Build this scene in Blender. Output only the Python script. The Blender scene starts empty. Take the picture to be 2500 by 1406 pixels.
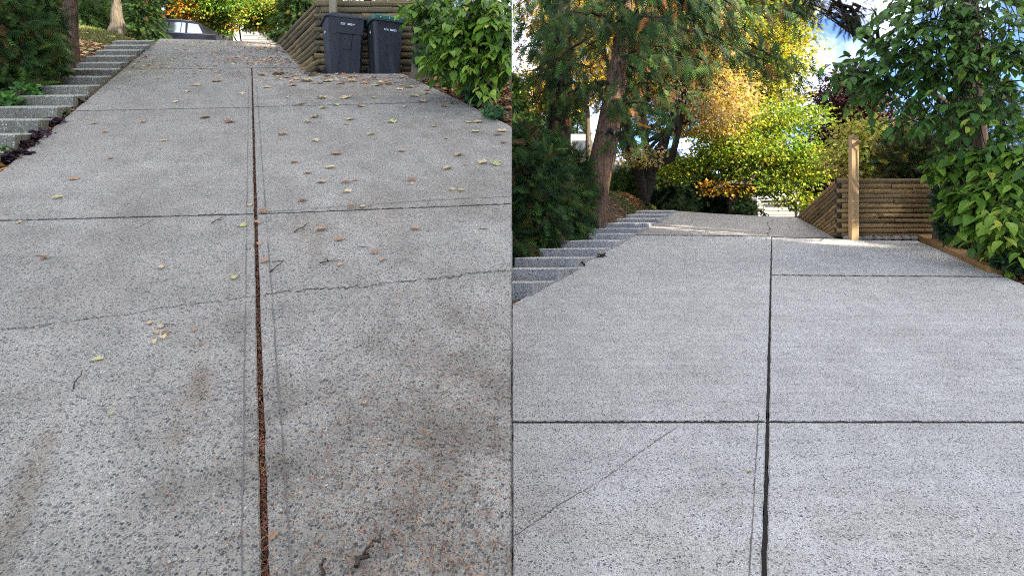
import bpy, math, random
import numpy as np
from mathutils import Vector, Matrix

# ------------------------------------------------------------------ camera, sky, sun, exposure
scene = bpy.context.scene
COL = scene.collection
F, PX0, PH, HC = 1500.0, 1250.0, 500.0, 1.35      # focal length in photo pixels, centre column, eye-level row, eye height
cam_d = bpy.data.cameras.new('camera')
cam = bpy.data.objects.new('camera', cam_d); COL.objects.link(cam)
cam.location = (0, 0, HC); cam.rotation_euler = (math.radians(90), 0, 0)
cam_d.sensor_fit = 'HORIZONTAL'; cam_d.sensor_width = 36.0; cam_d.lens = 36.0 * F / 2500.0
cam_d.shift_y = -(703.0 - PH) / 2500.0
cam_d.clip_start = 0.05; cam_d.clip_end = 2000
scene.camera = cam

CLOUD_SHIFT = 23.9
SUN_TO = Vector((0.64, -0.48, 0.50)).normalized()
world = bpy.data.worlds.new('World'); scene.world = world; world.use_nodes = True
wn = world.node_tree; wn.nodes.clear()
w_out = wn.nodes.new('ShaderNodeOutputWorld'); w_bg = wn.nodes.new('ShaderNodeBackground')
w_sky = wn.nodes.new('ShaderNodeTexSky'); w_sky.sky_type = 'NISHITA'; w_sky.sun_disc = False
w_sky.sun_elevation = math.asin(SUN_TO.z); w_sky.sun_rotation = math.atan2(SUN_TO.x, SUN_TO.y)
w_sky.air_density = 0.28; w_sky.dust_density = 0.0; w_sky.ozone_density = 3.0
w_tc = wn.nodes.new('ShaderNodeTexCoord'); w_no = wn.nodes.new('ShaderNodeTexNoise')
w_no.inputs['Scale'].default_value = 2.6; w_no.inputs['Detail'].default_value = 7; w_no.inputs['Roughness'].default_value = 0.55
w_rp = wn.nodes.new('ShaderNodeValToRGB')
w_rp.color_ramp.elements[0].position = 0.45; w_rp.color_ramp.elements[1].position = 0.64
w_rp.color_ramp.elements[1].color = (0.9, 0.9, 0.9, 1)
w_mx = wn.nodes.new('ShaderNodeMixRGB'); w_mx.inputs['Color2'].default_value = (10.0, 9.7, 9.3, 1)
w_mp = wn.nodes.new('ShaderNodeMapping'); w_mp.inputs['Location'].default_value = (CLOUD_SHIFT, 0.0, 0.0)
wn.links.new(w_tc.outputs['Generated'], w_mp.inputs['Vector']); wn.links.new(w_mp.outputs['Vector'], w_no.inputs['Vector']); wn.links.new(w_no.outputs['Fac'], w_rp.inputs['Fac'])
wn.links.new(w_rp.outputs['Color'], w_mx.inputs['Fac']); wn.links.new(w_sky.outputs['Color'], w_mx.inputs['Color1'])
wn.links.new(w_mx.outputs['Color'], w_bg.inputs['Color']); wn.links.new(w_bg.outputs['Background'], w_out.inputs['Surface'])
w_bg.inputs['Strength'].default_value = 0.15

sun_d = bpy.data.lights.new('sun', 'SUN'); sun_d.energy = 4.2; sun_d.angle = math.radians(0.6); sun_d.color = (1.0, 0.90, 0.74)
sun = bpy.data.objects.new('sun', sun_d); COL.objects.link(sun)
sun.rotation_euler = SUN_TO.to_track_quat('Z', 'Y').to_euler(); sun.location = (30, -10, 30)

vs = scene.view_settings
vs.view_transform = 'Standard'; vs.look = 'None'; vs.gamma = 1.0; vs.use_curve_mapping = False
vs.exposure = 2.05
vs.use_white_balance = True; vs.white_balance_temperature = 6450; vs.white_balance_tint = 10
scene.cycles.max_bounces = 6; scene.cycles.diffuse_bounces = 3; scene.cycles.glossy_bounces = 2
scene.cycles.transmission_bounces = 4; scene.cycles.caustics_reflective = False; scene.cycles.caustics_refractive = False
scene.cycles.sample_clamp_indirect = 6.0
scene.cycles.use_denoising = False; scene.cycles.filter_width = 1.1

RNG = np.random.default_rng(7)
random.seed(7)

# ------------------------------------------------------------------ geometry of the two slopes
SL = (PH + 16.0) / F                 # rise of the uncleaned driveway
SR = (PH - 400.0) / F                # rise of the cleaned driveway
CL, CR = 1.35, 1.25
QL, QR = 0.21, -0.0587               # pitch of the steps and logs beside them
def P(px, row, Y): return np.array(((px - PX0) / F * Y, Y, HC + (PH - row) / F * Y))
def YL(row): return F * CL / (row + 16.0)
def YR(row): return F * CR / (row - 400.0)
def GL(px, row): return P(px, row, YL(row))
def GR(px, row): return P(px, row, YR(row))
def line(a, b):                      # x as a function of y through two ground points
    s = (b[0] - a[0]) / (b[1] - a[1]); return lambda y: a[0] + s * (y - a[1])
XLl = line(GL(0, 420), GL(390, 95)); XLc = line(GL(648, 1406), GL(615, 168)); XLr = line(GL(1250, 310), GL(985, 175))
XRl = line(GR(1255, 740), GR(1650, 515)); XRc = line(GR(1865, 1406), GR(1884, 580)); XRr = line(GR(2500, 695), GR(2240, 585))
def sstep(v, a, b):
    t = np.clip((v - a) / (b - a), 0, 1); return t * t * (3 - 2 * t)
def hl(x, y):
    """ground beside the uncleaned driveway"""
    x = np.asarray(x, float); y = np.asarray(y, float)
    dl = XLl(y) - x; dr = x - XLr(y)
    yc = 16.9 + np.clip(dl + 0.6, 0, 3.2)
    z = SL * np.minimum(y, yc) + 0.19 * np.clip(y - yc, 0, 26)
    z = z - 0.05 + sstep(dl, 0.9, 1.4) * 0.08 + 0.13 * np.clip(dl - 1.2, 0, 6) * sstep(y, 3, 12)
    z = z + 0.10 * np.clip(dr, 0, 3) * sstep(y, 4, 7) * (1 - sstep(y, 11, 14))
    pad = (x > -4.6 - 0.35 * (y - 10.3)) & (x < -1.35) & (y > 10.33) & (y < 12.2)
    pad &= x > -3.35 - 0.47 * np.clip(y - 10.3, 0, 9)
    return np.where(pad, np.minimum(z, 3.40), z)
def hr(x, y):
    """ground beside the cleaned driveway"""
    x = np.asarray(x, float); y = np.asarray(y, float)
    dl = XRl(y) - x; dr = x - XRr(y)
    yc = 15.4 + np.clip(dl, 0, 2.5)
    z = (HC - CR) + SR * np.minimum(y, yc) - 0.08 * np.clip(y - yc, 0, 28)
    z = z - 0.05 + sstep(dl, 0.95, 1.5) * 0.42 * sstep(y, 9.5, 15.5) + 0.02 * np.clip(dl - 1, 0, 5)
    z = z + 0.10 * np.clip(dr, 0, 6) * sstep(y, 4, 7)
    return z

# ------------------------------------------------------------------ mesh helpers
def link(o, parent=None):
    COL.objects.link(o)
    if parent is not None: o.parent = parent
    return o
def tag(o, label=None, cat=None, group=None, kind=None):
    if label: o['label'] = label
    if cat: o['category'] = cat
    if group: o['group'] = group
    if kind: o['kind'] = kind
    return o
def empty(name, loc, label, cat, group=None, rz=0):
    o = bpy.data.objects.new(name, None); link(o); o.location = loc; o.rotation_euler = (0, 0, rz)
    o.empty_display_size = 0.2
    return tag(o, label, cat, group)
def mesh_obj(name, V, Fc, mat, parent=None, smooth=False, col=None, matidx=None, world=True):
    """V in world space; when the parent is a moved Empty the vertices are brought into its space"""
    V = np.asarray(V, float)
    me = bpy.data.meshes.new(name)
    if isinstance(Fc, np.ndarray):
        n, k = Fc.shape
        me.vertices.add(len(V)); me.vertices.foreach_set('co', V.ravel())
        me.loops.add(n * k); me.loops.foreach_set('vertex_index', Fc.astype(np.int32).ravel())
        me.polygons.add(n); me.polygons.foreach_set('loop_start', np.arange(0, n * k, k, dtype=np.int32))
        me.update(calc_edges=True)
    else:
        me.from_pydata([tuple(v) for v in V], [], Fc); me.update()
    for m in (mat if isinstance(mat, (list, tuple)) else [mat]): me.materials.append(m)
    if smooth: me.polygons.foreach_set('use_smooth', np.ones(len(me.polygons), bool))
    if matidx is not None: me.polygons.foreach_set('material_index', np.asarray(matidx, np.int32))
    if col is not None:
        a = me.color_attributes.new('col', 'FLOAT_COLOR', 'POINT')
        c4 = np.ones((len(V), 4), np.float32); c4[:, :3] = col; a.data.foreach_set('color', c4.ravel())
    o = bpy.data.objects.new(name, me); link(o, parent)
    if parent is not None and world:
        o.matrix_parent_inverse = parent_world(parent).inverted()
    return o
def parent_world(p):
    m = Matrix.LocRotScale(p.location, p.rotation_euler, p.scale)
    if p.parent is not None: return parent_world(p.parent) @ p.matrix_parent_inverse @ m
    return m
class MB:
    """collects simple solids; build() links them as one mesh"""
    def __init__(s): s.v = []; s.f = []
    def add(s, V, Fs):
        n = len(s.v); s.v += [tuple(map(float, p)) for p in V]; s.f += [tuple(n + i for i in f) for f in Fs]; return s
    def box(s, x0, x1, y0, y1, z0, z1, b=0.0):
        if b <= 0:
            V = [(x, y, z) for z in (z0, z1) for y in (y0, y1) for x in (x0, x1)]
            return s.add(V, [(0, 2, 3, 1), (4, 5, 7, 6), (0, 1, 5, 4), (2, 6, 7, 3), (0, 4, 6, 2), (1, 3, 7, 5)])
        pts = lambda e, z: [(x0 + e, y0 + e, z), (x1 - e, y0 + e, z), (x1 - e, y1 - e, z), (x0 + e, y1 - e, z)]
        return s.loft([pts(b, z0), pts(0, z0 + b), pts(0, z1 - b), pts(b, z1)])
    def loft(s, rings, cap=True):
        n = len(rings[0]); V = [p for r in rings for p in r]; Fs = []
        for i in range(len(rings) - 1):
            for j in range(n):
                a, b = i * n + j, i * n + (j + 1) % n
                Fs.append((a, b, b + n, a + n))
        if cap: Fs += [tuple(range(n - 1, -1, -1)), tuple(range((len(rings) - 1) * n, len(rings) * n))]
        return s.add(V, Fs)
    def tube(s, pts, rad, k=7, cap=True):
        V, Fs = tube(pts, rad, k); s.add(V, [tuple(f) for f in Fs])
        if cap:
            n = len(s.v); s.f.append(tuple(range(n - 1, n - k - 1, -1)))
        return s
    def build(s, name, mat, parent=None, smooth=False, world=True):
        return mesh_obj(name, s.v, s.f, mat, parent, smooth, world=world)
def tube(pts, rad, k=7):
    pts = np.asarray(pts, float); n = len(pts)
    rad = np.broadcast_to(np.asarray(rad, float), (n,))
    tan = np.gradient(pts, axis=0); tan /= np.linalg.norm(tan, axis=1)[:, None] + 1e-9
    ref = np.where(np.abs(tan[:, 2:3]) > 0.9, np.array([[1., 0, 0]]), np.array([[0, 0, 1.]]))
    u = np.cross(tan, ref); u /= np.linalg.norm(u, axis=1)[:, None] + 1e-9
    for i in range(1, n):
        if np.dot(u[i], u[i - 1]) < 0: u[i] = -u[i]
    w = np.cross(tan, u)
    a = np.arange(k) / k * 2 * np.pi
    V = pts[:, None] + rad[:, None, None] * (np.cos(a)[None, :, None] * u[:, None] + np.sin(a)[None, :, None] * w[:, None])
    Fs = []
    for i in range(n - 1):
        for j in range(k):
            p, q = i * k + j, i * k + (j + 1) % k
            Fs.append((p, q, q + k, p + k))
    return V.reshape(-1, 3), Fs
def clip_side(poly, side):
    """keep the part of a ground polygon on its own side of the dividing wall"""
    lim = -0.0005 if side == 'L' else 0.0005
    ins = (lambda p: p[0] <= lim) if side == 'L' else (lambda p: p[0] >= lim)
    out = []
    for i in range(len(poly)):
        a, b = np.asarray(poly[i - 1], float), np.asarray(poly[i], float)
        if ins(a) != ins(b): out.append(a + (b - a) * (lim - a[0]) / (b[0] - a[0]))
        if ins(b): out.append(b)
    return out

# ------------------------------------------------------------------ materials
class NT:
    def __init__(s, name):
        s.m = bpy.data.materials.new(name); s.m.use_nodes = True; s.t = s.m.node_tree; s.t.nodes.clear()
        s.out = s.t.nodes.new('ShaderNodeOutputMaterial')
    def n(s, typ, ins=None, **kw):
        nd = s.t.nodes.new('ShaderNode' + typ)
        for k, v in kw.items(): setattr(nd, k, v)
        for k, v in (ins or {}).items():
            if isinstance(v, bpy.types.NodeSocket): s.t.links.new(v, nd.inputs[k])
            else: nd.inputs[k].default_value = v if not (isinstance(v, tuple) and len(v) == 3 and nd.inputs[k].type == 'RGBA') else v + (1,)
        return nd
    def ramp(s, fac, stops, interp='LINEAR'):
        r = s.t.nodes.new('ShaderNodeValToRGB'); r.color_ramp.interpolation = interp
        e = r.color_ramp.elements
        while len(e) < len(stops): e.new(0.5)
        for i, (p, c) in enumerate(stops):
            e[i].position = p; e[i].color = (c, c, c, 1) if not isinstance(c, tuple) else c + (1,)
        s.t.links.new(fac, r.inputs['Fac']); return r.outputs['Color']
    def mix(s, fac, a, b, mode='MIX'):
        return s.n('MixRGB', {'Fac': fac, 'Color1': a, 'Color2': b}, blend_type=mode).outputs['Color']
    def math(s, op, a, b=0.0, c=0.0, clamp=False):
        nd = s.n('Math', {0: a, 1: b, 2: c}, operation=op); nd.use_clamp = clamp; return nd.outputs[0]
    def noise(s, vec, scale, detail=4, rough=0.55):
        return s.n('TexNoise', {'Vector': vec, 'Scale': scale, 'Detail': detail, 'Roughness': rough}).outputs['Fac']
    def done(s, sh): s.t.links.new(sh, s.out.inputs['Surface']); return s.m
    def principled(s, col, rough=0.8, bump=None, dist=0.004, strength=0.6, spec=0.3, metal=0.0, coat=0.0):
        ins = {'Base Color': col, 'Roughness': rough, 'Metallic': metal, 'Specular IOR Level': spec, 'Coat Weight': coat}
        if bump is not None:
            ins['Normal'] = s.n('Bump', {'Height': bump, 'Strength': strength, 'Distance': dist}).outputs['Normal']
        return s.n('BsdfPrincipled', ins).outputs['BSDF']
def plain(name, col, rough=0.6, var=0.12, scale=6.0, spec=0.4, metal=0.0, bump=0.0, coat=0.0):
    t = NT(name); co = t.n('TexCoord').outputs['Object']
    nz = t.noise(co, scale, 5)
    c = t.mix(1.0, col, t.ramp(nz, [(0.25, 1 - var), (0.75, 1 + var)]), 'MULTIPLY')
    return t.done(t.principled(c, rough, nz if bump else None, bump or 0.001, 0.5, spec, metal, coat))
def concrete(name, matrix, stones, tint_lo, tint_hi, stains=(), moss=None, mscale=1.0, bumpd=0.003, streak=-0.446):
    t = NT(name); co = t.n('TexCoord').outputs['Object']
    wob = t.n('TexNoise', {'Vector': co, 'Scale': 30.0, 'Detail': 2}).outputs['Color']
    cow = t.n('VectorMath', {0: co, 1: t.n('VectorMath', {0: wob, 3: 0.012}, operation='SCALE').outputs[0]}, operation='ADD').outputs[0]
    v1 = t.n('TexVoronoi', {'Vector': cow, 'Scale': 68.0 * mscale, 'Randomness': 1.0})
    v2 = t.n('TexVoronoi', {'Vector': cow, 'Scale': 150.0 * mscale, 'Randomness': 1.0})
    s1 = t.n('SeparateColor', {'Color': v1.outputs['Color']}); s2 = t.n('SeparateColor', {'Color': v2.outputs['Color']})
    c1 = t.ramp(s1.outputs['Red'], stones); c2 = t.ramp(s2.outputs['Green'], stones)
    show1 = t.math('MULTIPLY', t.ramp(v1.outputs['Distance'], [(0.34, 1.0), (0.48, 0.0)]), t.ramp(s1.outputs['Blue'], [(0.38, 0.0), (0.44, 1.0)]))
    show2 = t.math('MULTIPLY', t.ramp(v2.outputs['Distance'], [(0.36, 1.0), (0.55, 0.0)]), t.ramp(s2.outputs['Blue'], [(0.3, 0.0), (0.4, 1.0)]))
    fine = t.noise(co, 380.0, 3)
    base = t.mix(1.0, matrix, t.ramp(fine, [(0.3, 0.62), (0.7, 1.32)]), 'MULTIPLY')
    c = t.mix(show2, base, c2); c = t.mix(show1, c, c1)
    big = t.noise(co, 0.55, 8, 0.62); mid = t.noise(co, 4.5, 6, 0.6)
    c = t.mix(1.0, c, t.ramp(big, [(0.3, tint_lo), (0.7, tint_hi)]), 'MULTIPLY')
    c = t.mix(1.0, c, t.ramp(mid, [(0.3, 0.86), (0.7, 1.1)]), 'MULTIPLY')
    grit = t.noise(co, 55.0, 4, 0.7)
    stv = t.n('Mapping', {'Vector': t.n('Mapping', {'Vector': co, 'Rotation': (0.0, 0.0, streak)}).outputs[0], 'Scale': (2.6, 0.35, 0.0)}).outputs[0]
    str_ = t.noise(stv, 1.0, 7, 0.65)
    c = t.mix(1.0, c, t.ramp(str_, [(0.30, tuple(0.35 + 0.65 * q for q in tint_lo)), (0.66, (1.03, 1.03, 1.03))]), 'MULTIPLY')
    for (pt, rad, colr, amt) in stains:
        rel = t.n('VectorMath', {0: co, 1: tuple(pt)}, operation='SUBTRACT').outputs[0]
        rel = t.n('Mapping', {'Vector': rel, 'Rotation': (0.0, 0.0, streak)}).outputs[0]
        rel = t.n('VectorMath', {0: rel, 1: (1 / rad[0], 1 / rad[1], 0.0)}, operation='MULTIPLY').outputs[0]
        ln = t.n('VectorMath', {0: rel}, operation='LENGTH').outputs['Value']
        ln = t.math('ADD', ln, t.math('MULTIPLY', t.math('ADD', t.math('SUBTRACT', mid, 0.5), t.math('MULTIPLY', t.math('SUBTRACT', grit, 0.5), 0.8)), 1.9))
        f = t.math('MULTIPLY', t.math('MULTIPLY', t.ramp(ln, [(0.1, 1.0), (1.15, 0.0)]), amt), t.ramp(grit, [(0.32, 0.35), (0.62, 1.0)]))
        c = t.mix(f, c, t.mix(1.0, c, colr, 'MULTIPLY'))
    h = t.math('ADD', t.math('MULTIPLY', show1, 1.0), t.math('MULTIPLY', show2, 0.45))
    h = t.math('ADD', h, t.math('MULTIPLY', fine, 0.5))
    return t.done(t.principled(c, 0.88, h, bumpd, 0.75, 0.25))
STONES = [(0.0, (0.055, 0.06, 0.07)), (0.3, (0.13, 0.135, 0.135)), (0.55, (0.20, 0.20, 0.19)), (0.8, (0.34, 0.33, 0.31)), (1.0, (0.55, 0.54, 0.51))]
STONES2 = [(0.0, (0.06, 0.068, 0.08)), (0.25, (0.20, 0.205, 0.21)), (0.5, (0.34, 0.335, 0.325)), (0.8, (0.46, 0.45, 0.43)), (1.0, (0.62, 0.60, 0.57))]
OLD_STAINS = [
    (GL(490, 930), (0.06, 0.40), (0.66, 0.50, 0.38), 0.75), (GL(80, 1160), (0.05, 0.45), (0.70, 0.60, 0.44), 0.6), (GL(430, 1050), (0.05, 0.30), (0.72, 0.64, 0.55), 0.6),
    (GL(705, 770), (0.10, 0.30), (0.62, 0.61, 0.60), 0.7), (GL(585, 850), (0.08, 0.9), (0.66, 0.64, 0.61), 0.75), (GL(690, 1150), (0.07, 0.9), (0.68, 0.67, 0.64), 0.7),
    (GL(930, 520), (0.25, 0.7), (0.82, 0.73, 0.64), 0.6), (GL(760, 570), (0.20, 0.5), (0.82, 0.70, 0.60), 0.6), (GL(1130, 480), (0.3, 0.6), (0.74, 0.69, 0.62), 0.6),
    (GL(1000, 1250), (0.7, 1.0), (0.66, 0.62, 0.57), 0.8), (GL(330, 1340), (1.2, 0.45), (0.68, 0.68, 0.65), 0.8), (GL(1180, 900), (0.3, 1.2), (0.74, 0.70, 0.66), 0.7), (GL(300, 520), (0.25, 2.0), (0.86, 0.85, 0.83), 0.7),
    (GL(360, 160), (0.9, 3.4), (0.62, 0.68, 0.42), 0.75), (GL(480, 110), (2.2, 2.6), (0.74, 0.72, 0.52), 0.6), (GL(900, 215), (1.6, 1.3), (0.70, 0.64, 0.58), 0.8),
    (GL(1120, 300), (0.6, 1.6), (0.68, 0.66, 0.62), 0.8)]
M = {}
M['old'] = concrete('aged_exposed_aggregate', (0.345, 0.326, 0.287), STONES, (0.76, 0.745, 0.715), (1.08, 1.07, 1.06), OLD_STAINS, None, 1.4)
NEW_STAINS = [(GR(1560, 1330), (0.9, 0.35), (0.95, 0.91, 0.85), 0.7), (GR(2300, 1330), (0.9, 0.4), (0.96, 0.92, 0.86), 0.7), (GR(2150, 592), (1.2, 0.35), (0.82, 0.79, 0.76), 0.8)]
M['new'] = concrete('washed_exposed_aggregate', (0.525, 0.518, 0.505), STONES2, (0.90, 0.89, 0.875), (1.05, 1.05, 1.05), NEW_STAINS, None, 1.55, 0.003, 0.38)
M['new_top'] = concrete('less_washed_aggregate', (0.455, 0.43, 0.40), STONES2, (0.82, 0.78, 0.74), (1.05, 1.04, 1.02), [(GR(1625, 549), (0.30, 0.6), (0.55, 0.50, 0.46), 0.9)], None, 1.35, 0.003, 0.38)
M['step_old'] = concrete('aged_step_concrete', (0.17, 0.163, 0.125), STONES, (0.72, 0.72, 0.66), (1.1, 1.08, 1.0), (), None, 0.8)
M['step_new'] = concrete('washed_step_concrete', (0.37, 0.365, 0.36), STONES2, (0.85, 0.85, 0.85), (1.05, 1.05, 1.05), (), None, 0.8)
M['joint'] = plain('joint_dirt', (0.018, 0.015, 0.012), 0.95, 0.4, 60)
M['crack'] = plain('crack_dirt', (0.05, 0.045, 0.038), 0.95, 0.4, 60)
M['score'] = plain('score_shadow_dirt', (0.12, 0.115, 0.105), 0.95, 0.35, 40)
def soil_mat():
    t = NT('soil_and_mulch'); co = t.n('TexCoord').outputs['Object']
    v = t.n('TexVoronoi', {'Vector': co, 'Scale': 26.0}); s = t.n('SeparateColor', {'Color': v.outputs['Color']})
    c = t.ramp(s.outputs['Red'], [(0.0, (0.02, 0.014, 0.009)), (0.5, (0.055, 0.035, 0.02)), (0.8, (0.12, 0.07, 0.035)), (1.0, (0.2, 0.12, 0.06))])
    big = t.noise(co, 0.9, 5)
    c = t.mix(1.0, c, t.ramp(big, [(0.3, 0.6), (0.7, 1.25)]), 'MULTIPLY')
    return t.done(t.principled(c, 0.95, v.outputs['Distance'], 0.02, 0.8, 0.2))
M['soil'] = soil_mat()
def wood_mat(name, lo, hi, axis=0, dark=0.35, sc=1.0):
    t = NT(name); co = t.n('TexCoord').outputs['Object']; oi = t.n('ObjectInfo')
    st = [14.0 * sc] * 3; st[axis] = 1.1 * sc
    mp = t.n('Mapping', {'Vector': co, 'Scale': tuple(st)}); t.t.links.new(t.n('VectorMath', {0: oi.outputs['Random'], 3: 40.0}, operation='SCALE').outputs[0], mp.inputs['Location'])
    g = t.noise(mp.outputs[0], 1.0, 7, 0.65); b = t.noise(mp.outputs[0], 0.22, 3)
    c = t.ramp(g, [(0.25, lo), (0.62, hi)])
    c = t.mix(1.0, c, t.ramp(b, [(0.3, dark), (0.6, 1.0)]), 'MULTIPLY')
    c = t.mix(1.0, c, t.ramp(oi.outputs['Random'], [(0.0, (0.50, 0.47, 0.42)), (0.5, (0.98, 0.94, 0.85)), (1.0, (1.22, 1.08, 0.84))]), 'MULTIPLY')
    return t.done(t.principled(c, 0.85, g, 0.004, 0.8, 0.25))
M['log_old'] = wood_mat('mossy_weathered_log', (0.075, 0.06, 0.035), (0.26, 0.21, 0.125), 0, 0.45)
M['log_new'] = wood_mat('washed_pine_log', (0.17, 0.105, 0.048), (0.46, 0.34, 0.19), 0, 0.45)
M['log_end'] = plain('log_end_grain', (0.10, 0.085, 0.05), 0.9, 0.4, 40, bump=0.003)
M['log_end_dark'] = plain('dark_log_end_grain', (0.03, 0.022, 0.014), 0.9, 0.4, 40, bump=0.003)
M['post_new'] = wood_mat('washed_timber', (0.30, 0.20, 0.11), (0.50, 0.37, 0.23), 2, 0.8)
M['post_old'] = wood_mat('grey_timber', (0.22, 0.19, 0.13), (0.38, 0.34, 0.25), 2, 0.75)
M['board'] = wood_mat('fresh_sawn_board', (0.36, 0.20, 0.08), (0.58, 0.36, 0.17), 0, 0.8)
M['rubble'] = plain('footing_rubble', (0.30, 0.28, 0.25), 0.95, 0.4, 14, bump=0.01)
def bark_mat(name, lo, hi):
    t = NT(name); co = t.n('TexCoord').outputs['Object']
    mp = t.n('Mapping', {'Vector': co, 'Scale': (26.0, 26.0, 2.2)})
    g = t.noise(mp.outputs[0], 1.0, 7, 0.7)
    c = t.ramp(g, [(0.3, lo), (0.66, hi)])
    return t.done(t.principled(c, 0.95, g, 0.035, 1.0, 0.15))
M['cedar_bark'] = bark_mat('cedar_bark', (0.035, 0.02, 0.013), (0.24, 0.15, 0.105))
M['dark_bark'] = bark_mat('dark_bark', (0.012, 0.009, 0.007), (0.075, 0.055, 0.04))
M['grey_bark'] = bark_mat('grey_bark', (0.035, 0.028, 0.02), (0.19, 0.155, 0.11))
M['twig'] = plain('twig_bark', (0.05, 0.035, 0.025), 0.9, 0.3, 30)
def leaf_mat(name, trans=0.35, rough=0.55, spec=0.25, rnd=None):
    t = NT(name)
    if rnd:
        c = t.ramp(t.n('ObjectInfo').outputs['Random'], rnd)
        co = t.n('TexCoord').outputs['Object']
        c = t.mix(1.0, c, t.ramp(t.noise(co, 9.0, 3), [(0.3, 0.8), (0.7, 1.15)]), 'MULTIPLY')
    else:
        c = t.n('Attribute', attribute_name='col').outputs['Color']
    p = t.principled(c, rough, None, spec=spec)
    tr = t.n('BsdfTranslucent', {'Color': t.mix(1.0, c, (1.25, 1.2, 0.75), 'MULTIPLY')}).outputs['BSDF']
    return t.done(t.n('MixShader', {0: trans, 1: p, 2: tr}).outputs[0])
M['leaf'] = leaf_mat('tree_leaf'); M['needle'] = leaf_mat('conifer_spray', 0.22, 0.6, 0.2)
M['shrub_leaf'] = leaf_mat('shrub_leaf', 0.35, 0.5, 0.25)
M['litter'] = leaf_mat('fallen_leaves', 0.12, 0.75, 0.15)
LEAFR = [(0.0, (0.10, 0.21, 0.026)), (0.35, (0.17, 0.31, 0.034)), (0.7, (0.26, 0.40, 0.05)), (0.92, (0.36, 0.48, 0.08)), (1.0, (0.50, 0.46, 0.07))]
M['shrub_leaf_single'] = leaf_mat('shrub_leaf_single', 0.35, 0.45, 0.3, LEAFR)
M['tree_leaf_single'] = leaf_mat('tree_leaf_single', 0.35, 0.42, 0.3, [(0.0, (0.06, 0.14, 0.03)), (0.5, (0.10, 0.22, 0.04)), (0.85, (0.17, 0.30, 0.045)), (1.0, (0.36, 0.40, 0.06))])
M['fallen'] = leaf_mat('fallen_leaf_single', 0.1, 0.7, 0.2, [(0.0, (0.26, 0.15, 0.09)), (0.2, (0.42, 0.27, 0.17)), (0.5, (0.50, 0.38, 0.22)), (0.8, (0.60, 0.49, 0.27)), (0.93, (0.5, 0.46, 0.2)), (1.0, (0.34, 0.38, 0.14))])

# ------------------------------------------------------------------ the ground
def axis_pts(fine_to, step, far):
    a = list(np.arange(0, fine_to, step)); s = step
    while a[-1] < far: s *= 1.22; a.append(a[-1] + s)
    return np.array(a)
def ground(name, side):
    xs = axis_pts(13, 0.16, 160); ys = axis_pts(22, 0.16, 500) - 3.0
    sg = -1 if side == 'L' else 1
    xs = xs * sg; xs[0] = sg * 0.0005
    X, Y = np.meshgrid(xs, ys)
    Z = (hl if side == 'L' else hr)(X, Y)
    rough = RNG.normal(0, 0.008, Z.shape); Z = Z + rough
    if side == 'L':                                   # keep the sheet under the slabs
        on = (X > XLl(Y) - 0.02) & (X < XLr(Y) + 0.02) & (Y < 18); Z = np.where(on, np.minimum(Z, hl(X, Y) - 0.03), Z)
    else:
        on = (X > XRl(Y) - 0.02) & (X < XRr(Y) + 0.02) & (Y < 17); Z = np.where(on, np.minimum(Z, hr(X, Y) - 0.03), Z)
    n, m = X.shape
    idx = np.arange(n * m).reshape(n, m)
    q = np.stack([idx[:-1, :-1], idx[:-1, 1:], idx[1:, 1:], idx[1:, :-1]], -1).reshape(-1, 4)
    if side == 'L': q = q[:, ::-1]
    o = mesh_obj(name, np.stack([X, Y, Z], -1).reshape(-1, 3), q, M['soil'], smooth=True)
    return tag(o, kind='structure')
ground('ground', 'L'); ground('ground', 'R')
# the drop between the two plots
w = MB(); ys = [0.45] + list(np.arange(1.5, 46, 1.5))
rings = []
for y in ys:
    zt = float(hl(-0.1, y)) - 0.03 if y < 10 or y > 12.5 else float(hl(-0.1, 13.0)) * 0 + SL * y - 0.08
    zb = float(hr(0.1, y)) - 0.4
    rings.append([(-0.20, y, zb), (-0.001, y, zb), (-0.001, y, zt), (-0.20, y, zt)])
w.loft(rings)
o = w.build('retaining_wall', plain('retaining_concrete', (0.33, 0.32, 0.30), 0.9, 0.2, 5, bump=0.004))
tag(o, 'long grey concrete retaining wall between the weathered and the washed driveway', 'wall')

# ------------------------------------------------------------------ driveways made of slabs
def slab(poly, side, mat, parent, thick=0.11, jit=0.0022, seed=0):
    poly = clip_side(poly, side)
    if len(poly) < 3: return None
    rg = np.random.default_rng(seed); P2 = []
    for i in range(len(poly)):
        a, b = poly[i], poly[(i + 1) % len(poly)]; n = max(2, int(np.linalg.norm(b - a) / 0.07))
        for k in range(n): P2.append(a + (b - a) * k / n)
    P2 = np.array(P2); nrm = np.zeros_like(P2)
    d = np.roll(P2, -1, 0) - np.roll(P2, 1, 0); d /= np.linalg.norm(d, axis=1)[:, None] + 1e-9
    area = np.sum(P2[:, 0] * np.roll(P2[:, 1], -1) - np.roll(P2[:, 0], -1) * P2[:, 1])
    inn = np.stack([-d[:, 1], d[:, 0], np.zeros(len(d))], 1) * (1 if area > 0 else -1)
    j = np.abs(rg.normal(0, jit, len(P2)))[:, None]
    edge = P2 + inn * j
    up = np.array([0, 0, 1.0])
    rings = [edge - up * thick, edge - up * 0.006, edge + inn * 0.005]
    if area < 0: rings = [r[::-1] for r in rings]
    b = MB(); b.loft([list(map(tuple, r)) for r in rings])
    return b.build('slab', mat, parent)
def on(Xf, y, off, side): 
    z = (SL * y) if side == 'L' else (HC - CR + SR * y)
    return np.array((Xf(y) + off, y, z))
def gl(px, row): return GL(px, row)
dl_ = empty('driveway', (-2.0, 4.0, SL * 4.0), None, None); tag(dl_, kind='structure')
g, ge = 0.008, 0.015
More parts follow.
